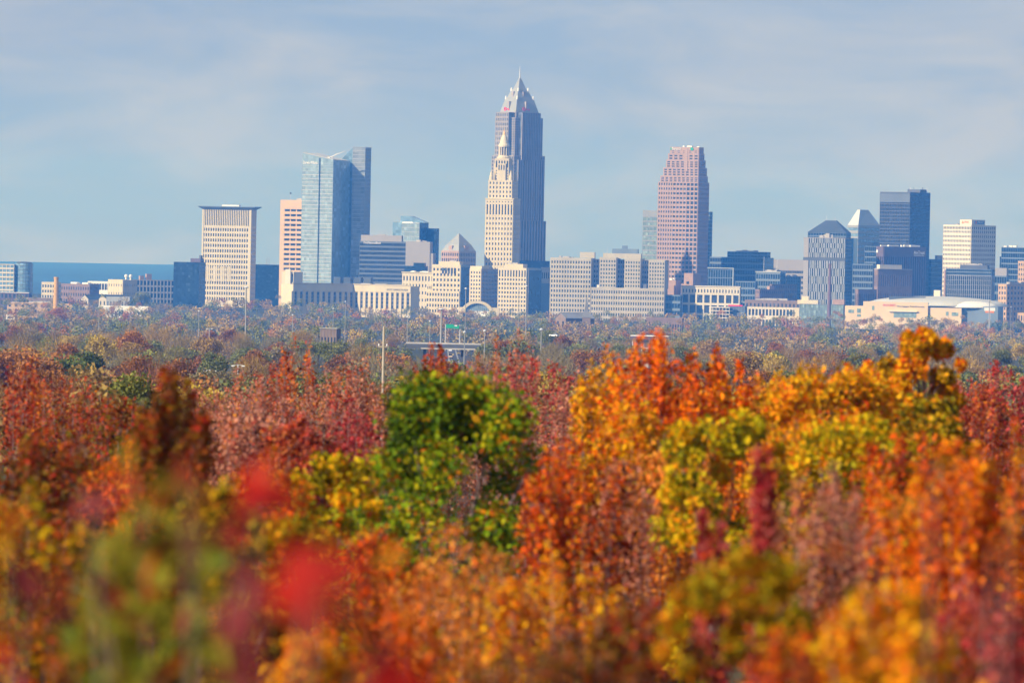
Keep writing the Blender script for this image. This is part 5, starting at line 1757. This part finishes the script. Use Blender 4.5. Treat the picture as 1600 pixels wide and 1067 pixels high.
N = [
    # far shrubs: mauve and red plumes
    ('maroon_tree', 'dusky red plume tree below the peach offices, left part', 365, 565, 230, 80, 220, 'plume', 'pink', 7020, .085, dict(spike=.32, stems=26, fat=.12)),
    ('maroon_tree', 'brick red plume tree with tall spikes below the glass tower', 470, 520, 215, 75, 240, 'plume', 'red', 5670, .08, dict(spike=.32, stems=22, fat=.11)),
    ('maroon_tree', 'dusky pink plume tree right of the tall red spikes', 545, 536, 240, 70, 260, 'plume', 'pink', 7020, .085, dict(spike=.32, stems=26, fat=.12)),
    ('maroon_tree', 'mauve bushy tree left of the utility pole foot', 430, 580, 200, 110, 260, 'plume', 'pink', 9450, .08, dict(spike=.32, stems=34, fat=.12)),
    ('coral_tree', 'coral plume tree rising directly behind the green tree', 680, 525, 180, 38, 200, 'plume', 'red', 4050, .075, dict(spike=.32, stems=14, fat=.14)),
    ('maroon_tree', 'thin pink spires behind right shoulder of the green tree', 800, 510, 200, 70, 230, 'plume', 'pink', 5670, .07, dict(spike=.32, stems=26, fat=.09)),
    ('maroon_tree', 'crimson spires between green tree and orange trees', 835, 525, 190, 60, 230, 'plume', 'crimson', 3510, .07, dict(spike=.32, stems=20, fat=.09)),
    ('maroon_tree', 'mauve pink bush right of the crimson spires', 905, 580, 185, 70, 260, 'plume', 'pink', 7020, .075, dict(spike=.32, stems=28, fat=.12)),
    ('maroon_tree', 'deep red plume tree at the right edge below the hotel', 1560, 555, 190, 80, 230, 'plume', 'crimson', 7560, .08, dict(spike=.32, stems=28, fat=.12)),
    ('maroon_tree', 'dark pink plume tree left of the deep red edge tree', 1480, 580, 195, 60, 200, 'plume', 'pink', 5400, .08, dict(spike=.32, stems=24, fat=.12)),
    ('maroon_tree', 'russet plume tree at the left edge below the tan mill', 40, 555, 170, 95, 300, 'plume', 'red', 8775, .08, dict(spike=.32, stems=28, fat=.13)),
    ('maroon_tree', 'brown red plume tree left of the dark spire tree', 150, 580, 180, 80, 260, 'plume', 'dusk', 7290, .08, dict(spike=.32, stems=26, fat=.13)),
    ('maroon_tree', 'mauve bush between dark spire tree and pink trees', 345, 620, 165, 70, 260, 'plume', 'pink', 7020, .075, dict(spike=.32, stems=26, fat=.13)),
    ('maroon_tree', 'rosy bush with bright red flecks left of the green tree', 520, 600, 150, 80, 260, 'plume', 'crimson', 7560, .07, dict(spike=.32, stems=26, fat=.13)),
    ('red_tree', 'brick red tree with spiky top between left edge and spire tree', 105, 570, 210, 80, 240, 'plume', 'red', 7000, .085, dict(spike=.3, stems=30, fat=.13)),
    ('dusk_tree', 'dark red-brown tree just left of the dark spire tree', 205, 606, 150, 70, 240, 'plume', 'dusk', 6500, .08, dict(spike=.35, stems=26, fat=.14)),
    ('pink_tree', 'mauve tree around the foot of the utility pole', 600, 578, 215, 70, 240, 'plume', 'pink', 6500, .085, dict(spike=.3, stems=30, fat=.13)),
    ('pink_tree', 'dusky pink tree behind the top of the green tree', 745, 556, 220, 60, 220, 'plume', 'pink', 5500, .08, dict(spike=.35, stems=26, fat=.12)),
    ('pink_tree', 'mauve tree just left of the leftmost orange spikes', 885, 562, 210, 50, 240, 'plume', 'pink', 5000, .08, dict(spike=.35, stems=24, fat=.12)),
    ('peach_tree', 'salmon tree filling the gap under the orange spikes', 1000, 585, 150, 75, 240, 'plume', 'peach', 6500, .08, dict(spike=.3, stems=28, fat=.15)),
    ('gold_tree', 'amber tree right of the orange spikes, before the brick warehouses', 1235, 566, 150, 70, 220, 'plume', 'gold', 6500, .085, dict(spike=.3, stems=26, fat=.16)),
    ('gold_tree', 'golden tree directly left of the golden round-topped tree', 1375, 545, 140, 60, 200, 'plume', 'gold', 5500, .085, dict(spike=.3, stems=24, fat=.16)),
    ('red_tree', 'russet tree between golden round-topped tree and right edge', 1530, 588, 170, 60, 220, 'plume', 'red', 5500, .08, dict(spike=.3, stems=24, fat=.14)),
    ('rust_tree', 'rust bush under the dark spire tree', 225, 665, 95, 85, 300, 'plume', 'rust', 7500, .07, dict(spike=.3, stems=28, fat=.16)),
    ('dusk_tree', 'brown-red bush low between left edge and spire tree', 130, 670, 100, 85, 300, 'plume', 'dusk', 7000, .07, dict(spike=.3, stems=28, fat=.16)),
    ('pink_tree', 'rosy mauve bush right of the dark spire tree', 395, 625, 135, 85, 260, 'plume', 'pink', 7500, .08, dict(spike=.3, stems=30, fat=.14)),
    ('red_tree', 'scarlet-flecked bush left of the lime bush', 465, 640, 120, 70, 260, 'plume', 'red', 6500, .075, dict(spike=.3, stems=26, fat=.15)),
    ('orange_tree', 'amber bush under the leftmost orange spikes', 985, 610, 112, 60, 260, 'plume', 'gold', 5500, .075, dict(spike=.3, stems=22, fat=.16)),
    ('orange_tree', 'amber bush between the two yellow-green bushes', 1235, 640, 104, 70, 260, 'plume', 'gold', 6000, .07, dict(spike=.3, stems=26, fat=.16)),
    ('orange_tree', 'rusty orange bush under the olive bush', 1410, 660, 92, 80, 280, 'plume', 'rust', 7000, .065, dict(spike=.3, stems=28, fat=.16)),
    ('rust_tree', 'rust bush left of the orange-brown bush at centre', 585, 815, 72, 85, 300, 'plume', 'rust', 6500, .055, dict(spike=.3, stems=28, fat=.16)),
    # middle band
    ('green_tree', 'round bright green tree at the centre of the foreground', 705, 584, 105, 172, 290, 'round', 'green', 13500, .085, dict(lobes=64)),
    ('lime_tree', 'yellow-green bush at the left foot of the green tree', 515, 705, 100, 75, 230, 'round', 'lime', 5200, .08, {}),
    ('rust_tree', 'rust orange bush right of the green tree', 912, 668, 92, 92, 330, 'plume', 'rust', 7500, .065, dict(stems=26, fat=.17, spike=.35)),
    ('orange_tree', 'orange and green spiky tree below the court offices, tallest orange', 1040, 505, 125, 95, 260, 'plume', 'orange', 6800, .085, dict(stems=24, fat=.15, spike=.45)),
    ('orange_tree', 'orange-topped spiky tree just left of the tallest orange one', 950, 540, 130, 60, 240, 'plume', 'gold', 4200, .08, dict(stems=18, fat=.15)),
    ('orange_tree', 'orange spiky tree just right of the tallest orange one', 1120, 520, 128, 60, 230, 'plume', 'orange', 4600, .085, dict(stems=18, fat=.15)),
    ('peach_tree', 'pale peach bush below the tallest orange tree', 1060, 640, 110, 80, 260, 'plume', 'peach', 5600, .07, dict(stems=24, fat=.14)),
    ('gold_tree', 'yellow bush under the orange trees, lit bright', 1130, 640, 95, 105, 280, 'round', 'lime', 6800, .075, {}),
    ('gold_tree', 'golden round-topped tree rising before the arena', 1445, 514, 120, 62, 150, 'round', 'gold', 7000, .085, dict(lobes=24, short=1)),
    ('gold_tree', 'wide golden bush left of the golden round-topped tree', 1300, 560, 118, 130, 220, 'round', 'gold', 8200, .085, {}),
    ('gold_tree', 'yellow-green bush in the middle of the right half', 1330, 650, 98, 125, 240, 'round', 'lime', 7600, .075, {}),
    ('olive_tree', 'olive bush under the golden round-topped tree', 1460, 620, 108, 80, 200, 'round', 'olive', 4800, .08, {}),
    ('peach_tree', 'salmon bush between the orange trees and the golden bush', 1185, 580, 130, 60, 180, 'plume', 'peach', 4000, .08, dict(stems=18, fat=.16)),
    ('peach_tree', 'mauve pink thicket right of the rust orange bush', 975, 690, 100, 60, 300, 'plume', 'pink', 5200, .06, dict(stems=22, fat=.15)),
    ('spire_tree', 'dark narrow spire-shaped tree at left with red-brown top', 275, 548, 75, 58, 330, 'plume', 'dusk', 7000, .06, dict(stems=22, fat=.2, spike=.42, lean=.4)),
    ('spire_tree', 'dark brown-red tree at the left edge', 60, 640, 85, 100, 320, 'plume', 'dusk', 7000, .065, dict(stems=26, fat=.16)),
    ('olive_tree', 'gold and olive bush low at the left edge', 60, 700, 55, 95, 420, 'plume', 'olive', 6200, .05, dict(stems=24, fat=.16)),
    ('rust_tree', 'rust brown bush between spire tree and lime bush', 420, 690, 82, 100, 330, 'plume', 'rust', 7200, .06, dict(stems=26, fat=.17)),
    ('olive_tree', 'dark olive bush below the rust brown bush', 470, 800, 70, 90, 260, 'round', 'olive', 5200, .055, {}),
    ('rust_tree', 'orange-brown bush in front of the green tree', 735, 795, 66, 110, 330, 'plume', 'peach', 6500, .045, dict(stems=28, fat=.15)),
    ('rust_tree', 'orange and yellow bush in front of the rust orange bush', 880, 835, 64, 130, 330, 'plume', 'gold', 8600, .046, dict(stems=30, fat=.16)),
    ('crimson_spire', 'tall crimson spire of leaves right of centre', 1192, 648, 62, 24, 330, 'plume', 'crimson', 1500, .062, dict(stems=6, fat=.3, spike=.4, lean=.2)),
    ('crimson_spire', 'shorter crimson spire left of the tall crimson spire', 1112, 755, 58, 26, 300, 'plume', 'crimson', 1500, .055, dict(stems=6, fat=.3, spike=.4, lean=.2)),
    ('pink_bush', 'pinkish mauve thicket low in the right half', 1290, 715, 64, 115, 330, 'plume', 'pink', 8600, .045, dict(stems=34, fat=.13)),
    ('orange_bush', 'vivid orange tree at right edge of the foreground', 1500, 670, 60, 120, 420, 'plume', 'orange', 8600, .055, dict(stems=32, fat=.15, spike=.3)),
    ('orange_bush', 'orange tree cut by the right edge, behind the vivid one', 1580, 640, 85, 80, 330, 'plume', 'rust', 5600, .065, dict(stems=22, fat=.16)),
    ('crimson_bush', 'dark crimson thicket in the lower right corner', 1530, 890, 44, 90, 260, 'plume', 'crimson', 5200, .035, dict(stems=26, fat=.15)),
    ('olive_bush', 'olive green bush at the bottom right of centre', 1160, 850, 42, 125, 330, 'round', 'olive', 5200, .045, {}),
    ('dusk_bush', 'brown twiggy thicket along the bottom centre', 860, 965, 40, 150, 260, 'plume', 'dusk', 6500, .034, dict(stems=34, fat=.12)),
    ('gold_bush', 'small yellow-orange bush at the bottom left of centre', 500, 960, 42, 80, 220, 'plume', 'gold', 3800, .036, dict(stems=20, fat=.17)),
    ('rust_bush', 'rust red bush along the bottom left', 620, 910, 46, 90, 300, 'plume', 'rust', 5600, .04, dict(stems=26, fat=.16)),
    ('olive_bush', 'dark olive thicket behind the blurred leaves at left', 330, 760, 48, 120, 330, 'round', 'olive', 6200, .045, {}),
    ('dusk_bush', 'dark brown thicket low at left centre', 190, 800, 45, 110, 330, 'plume', 'dusk', 6200, .042, dict(stems=28, fat=.15)),
    ('orange_bush', 'amber-leaved bush in lower right, loosely leaved', 1400, 890, 34, 120, 330, 'plume', 'gold', 2800, .05, dict(stems=20, fat=.2)),
    ('dusk_bush', 'shaded russet thicket under the pinkish thicket', 1290, 930, 38, 110, 240, 'plume', 'rust', 5200, .036, dict(stems=26, fat=.15)),
    ('dusk_bush', 'shaded brown thicket under the orange-brown bush', 1010, 900, 46, 90, 260, 'plume', 'dusk', 5200, .04, dict(stems=26, fat=.15)),
]
for i, (nm, lab, px, yt, d, hw, hp, kd, pal, nl, sz, kw) in enumerate(N):
    near_tree(nm, lab, px, yt, d, hw, hp, kd, pal, nl, sz, 900 + i, **kw)

# ---------------------------------------------------------------- nearest saplings: every leaf is a part
lv = [(0, 0), (.10, .12), (.22, .30), (.26, .48), (.20, .68), (.09, .88), (0, 1.0)]
lm_ = MB()
pts_ = [(0, 0, 0)] + [(x, y, .10 * x) for x, y in lv[1:-1]] + [(0, 1, -.06)] + [(-x, y, .10 * x) for x, y in reversed(lv[1:-1])]
mid_ = [(0, y, -.03) for _, y in lv[1:-1]]
lm_.v = pts_ + mid_
n5 = 5
for i in range(n5):
    a, b2 = 1 + i, 2 + i
    if i < n5 - 1:
        lm_.f.append((a, b2, 12 + i + 1, 12 + i))
        lm_.f.append((11 - i, 12 + i, 12 + i + 1, 10 - i))
lm_.f += [(0, 1, 12), (0, 12, 11), (5, 6, 16), (16, 6, 7)]
leaf_proto = lm_.build('leaf', None).data
bpy.data.objects.remove(bpy.data.objects['leaf'])


def one_leaf_mat(name, c):
    if name in MATS:
        return MATS[name]
    return leaf_mat(name, [tuple(int(x * .7) for x in c), c], translucent=.4, spread=.9)


LEAFCOL = {'red': (232, 44, 30), 'rose': (206, 84, 84), 'olive': (176, 162, 40), 'green': (124, 136, 28), 'crimson': (176, 24, 32), 'orange': (224, 104, 14), 'amber': (226, 146, 24), 'coral': (208, 92, 56), 'brown': (136, 76, 34)}
for k_, v_ in LEAFCOL.items():
    one_leaf_mat('single leaf ' + k_, v_)


def sapling(name, label, d, stems, leaves, seed):
    """stems: (px foot, px tip, row tip); leaves: (px, row, length in photo pixels, colour) or a scatter (px0,px1,y0,y1,count,length,colours)"""
    r = random.Random(seed)
    zg = ground_z(d)
    c0 = pix(stems[0][0], 1067, d)
    ro = empty(name, (c0.x, d, zg))
    tag(ro, label, 'sapling')
    k = d / F_PIX
    for a, t, yt in stems:
        q0, q1 = pix(a, 1067, d), pix(t, yt, d)
        MB().tube([(c0.x * 0 + (q0.x - c0.x) * .3, 0, -.1), (q0.x - c0.x, 0, q0.z - zg), (q1.x - c0.x, .02, q1.z - zg)], [.006, .004, .002], 6).build('stem', MATS['twig'], ro)
    allv = []
    for l in leaves:
        if len(l) == 4:
            allv.append(l)
        else:
            x0, x1, y0, y1, n, ln_, cs = l
            for _ in range(n):
                a_, q_ = r.uniform(0, 6.283), math.sqrt(r.random())
                allv.append(((x0 + x1) / 2 + (x1 - x0) / 2 * q_ * math.cos(a_), y1 - (y1 - y0) * q_ * abs(math.sin(a_)),
                             ln_ * r.uniform(.6, 1.4), r.choice(cs)))
    for px, py, ln_, c in allv:
        p = pix(px, py, d + r.uniform(-.04, .04) * d)
        o = bpy.data.objects.new('leaf', leaf_proto)
        link(o, ro)
        if not leaf_proto.materials:
            leaf_proto.materials.append(MATS['single leaf olive'])
        o.material_slots[0].link = 'OBJECT'
        o.material_slots[0].material = MATS['single leaf ' + c]
        o.scale = (ln_ * k * 1.0,) * 3
        o.rotation_euler = (r.uniform(.7, 1.9), r.uniform(-3.1, 3.1), r.uniform(-1.3, .5)) if c != 'red' else (1.15 + r.uniform(-.2, .2), r.uniform(-3.1, 3.1), -.5)
        o.location = (p.x - c0.x, p.y - d, p.z - zg)
    return ro


sapling('olive_sapling', 'olive green blurred sapling low at left of the foreground', 23,
        [(230, 220, 790), (180, 150, 800), (300, 310, 800)],
        [(95, 375, 790, 1080, 200, 42, ['olive', 'olive', 'green', 'olive', 'brown', 'olive']), (120, 360, 900, 1067, 34, 55, ['crimson', 'coral', 'orange', 'brown', 'olive'])], 1)
sapling('rose_sapling', 'sapling with blurred rosy leaves at the upper left of the olive sapling', 17,
        [(160, 140, 760), (300, 290, 750)],
        [(140, 765, 66, 'rose'), (145, 800, 56, 'rose'), (185, 735, 60, 'olive'), (230, 765, 70, 'olive'), (205, 785, 60, 'coral'), (235, 800, 58, 'orange'), (280, 770, 66, 'coral'), (292, 810, 62, 'orange'), (305, 780, 60, 'rose'),
         (330, 795, 56, 'brown'), (60, 935, 80, 'rose'), (70, 960, 70, 'rose'), (50, 950, 70, 'rose'), (62, 915, 64, 'rose'), (75, 940, 64, 'coral'), (180, 750, 52, 'coral'), (265, 750, 56, 'olive'), (250, 830, 56, 'brown'), (310, 850, 60, 'brown')], 2)
sapling('scarlet_sapling', 'sapling with one large blurred scarlet leaf at lower left of centre', 12,
        [(470, 488, 900), (560, 600, 1000)],
        [(490, 932, 120, 'red'), (496, 925, 110, 'red'), (482, 936, 110, 'red'), (500, 940, 105, 'red'), (488, 918, 100, 'red'), (505, 928, 90, 'coral'), (476, 924, 90, 'red'), (352, 995, 80, 'rose'), (368, 1040, 80, 'rose'), (585, 1030, 60, 'orange'), (470, 960, 60, 'coral'), (358, 1015, 110, 'rose'), (350, 1005, 100, 'rose'), (364, 1025, 100, 'rose'), (600, 1040, 100, 'red'), (615, 1055, 100, 'red'), (590, 1055, 90, 'red'), (640, 1030, 80, 'crimson'), (570, 1065, 80, 'red')], 3)
sapling('crimson_sapling', 'sapling with blurred crimson leaves left of the dark olive bush', 17,
        [(390, 400, 760), (370, 360, 850)],
        [(405, 780, 90, 'red'), (415, 772, 80, 'red'), (398, 770, 76, 'red'), (410, 792, 76, 'red'), (430, 780, 60, 'crimson'), (365, 880, 70, 'crimson'), (355, 900, 60, 'rose'), (425, 800, 60, 'crimson'), (385, 800, 56, 'crimson'), (360, 865, 76, 'crimson'), (375, 890, 76, 'rose'), (340, 850, 60, 'crimson'), (400, 730, 50, 'coral'), (20, 1030, 60, 'red'), (30, 1010, 56, 'orange')], 4)
sapling('amber_sapling', 'sapling with scattered blurred amber leaves at the right edge', 22,
        [(1450, 1460, 720), (1570, 1580, 780), (1540, 1550, 850)],
        [(1455, 715, 44, 'amber'), (1425, 770, 40, 'amber'), (1575, 795, 46, 'amber'), (1590, 730, 42, 'amber'), (1585, 855, 44, 'orange'), (1580, 900, 46, 'orange'), (1450, 925, 52, 'orange'), (1440, 940, 46, 'orange'),
         (1480, 1020, 46, 'amber'), (1335, 1030, 46, 'amber'), (1345, 1060, 44, 'orange'), (1410, 880, 40, 'orange'), (1320, 870, 38, 'orange'), (1400, 1030, 42, 'orange'), (1270, 945, 40, 'orange'), (1250, 1020, 42, 'coral'),
         (1300, 930, 40, 'orange'), (1290, 1040, 44, 'orange'), (1500, 880, 40, 'orange'), (1540, 960, 40, 'coral'), (1560, 700, 34, 'orange'), (1420, 690, 34, 'orange')], 5)
sapling('amber_sapling', 'sapling with blurred orange leaves at the lower left edge', 22,
        [(10, 15, 850), (30, 40, 950)],
        [(12, 880, 60, 'amber'), (20, 840, 56, 'orange'), (5, 920, 60, 'orange'), (45, 1000, 40, 'orange'), (70, 1030, 40, 'orange'), (15, 1050, 70, 'crimson'), (5, 800, 50, 'amber'), (600, 880, 46, 'amber'), (615, 870, 42, 'amber'), (590, 900, 44, 'orange')], 6)

# ---------------------------------------------------------------- air
hm = bpy.data.materials.new('haze_air')
hm.use_nodes = True
ht = hm.node_tree
ht.nodes.clear()
ho = ht.nodes.new('ShaderNodeOutputMaterial')
hv = ht.nodes.new('ShaderNodeVolumePrincipled')
hv.inputs['Color'].default_value = HAZE_COLOUR
hv.inputs['Absorption Color'].default_value = (1, 1, 1, 1)
hv.inputs['Density'].default_value = HAZE_DENSITY
hv.inputs['Density Attribute'].default_value = ''
hv.inputs['Temperature Attribute'].default_value = ''
hv.inputs['Anisotropy'].default_value = 0.0
ht.links.new(hv.outputs[0], ho.inputs['Volume'])
hm.cycles.homogeneous_volume = True
hz = MB().box(-7200, 7200, -3200, 26300, -12, 395).build('haze', hm, None, 'stuff')
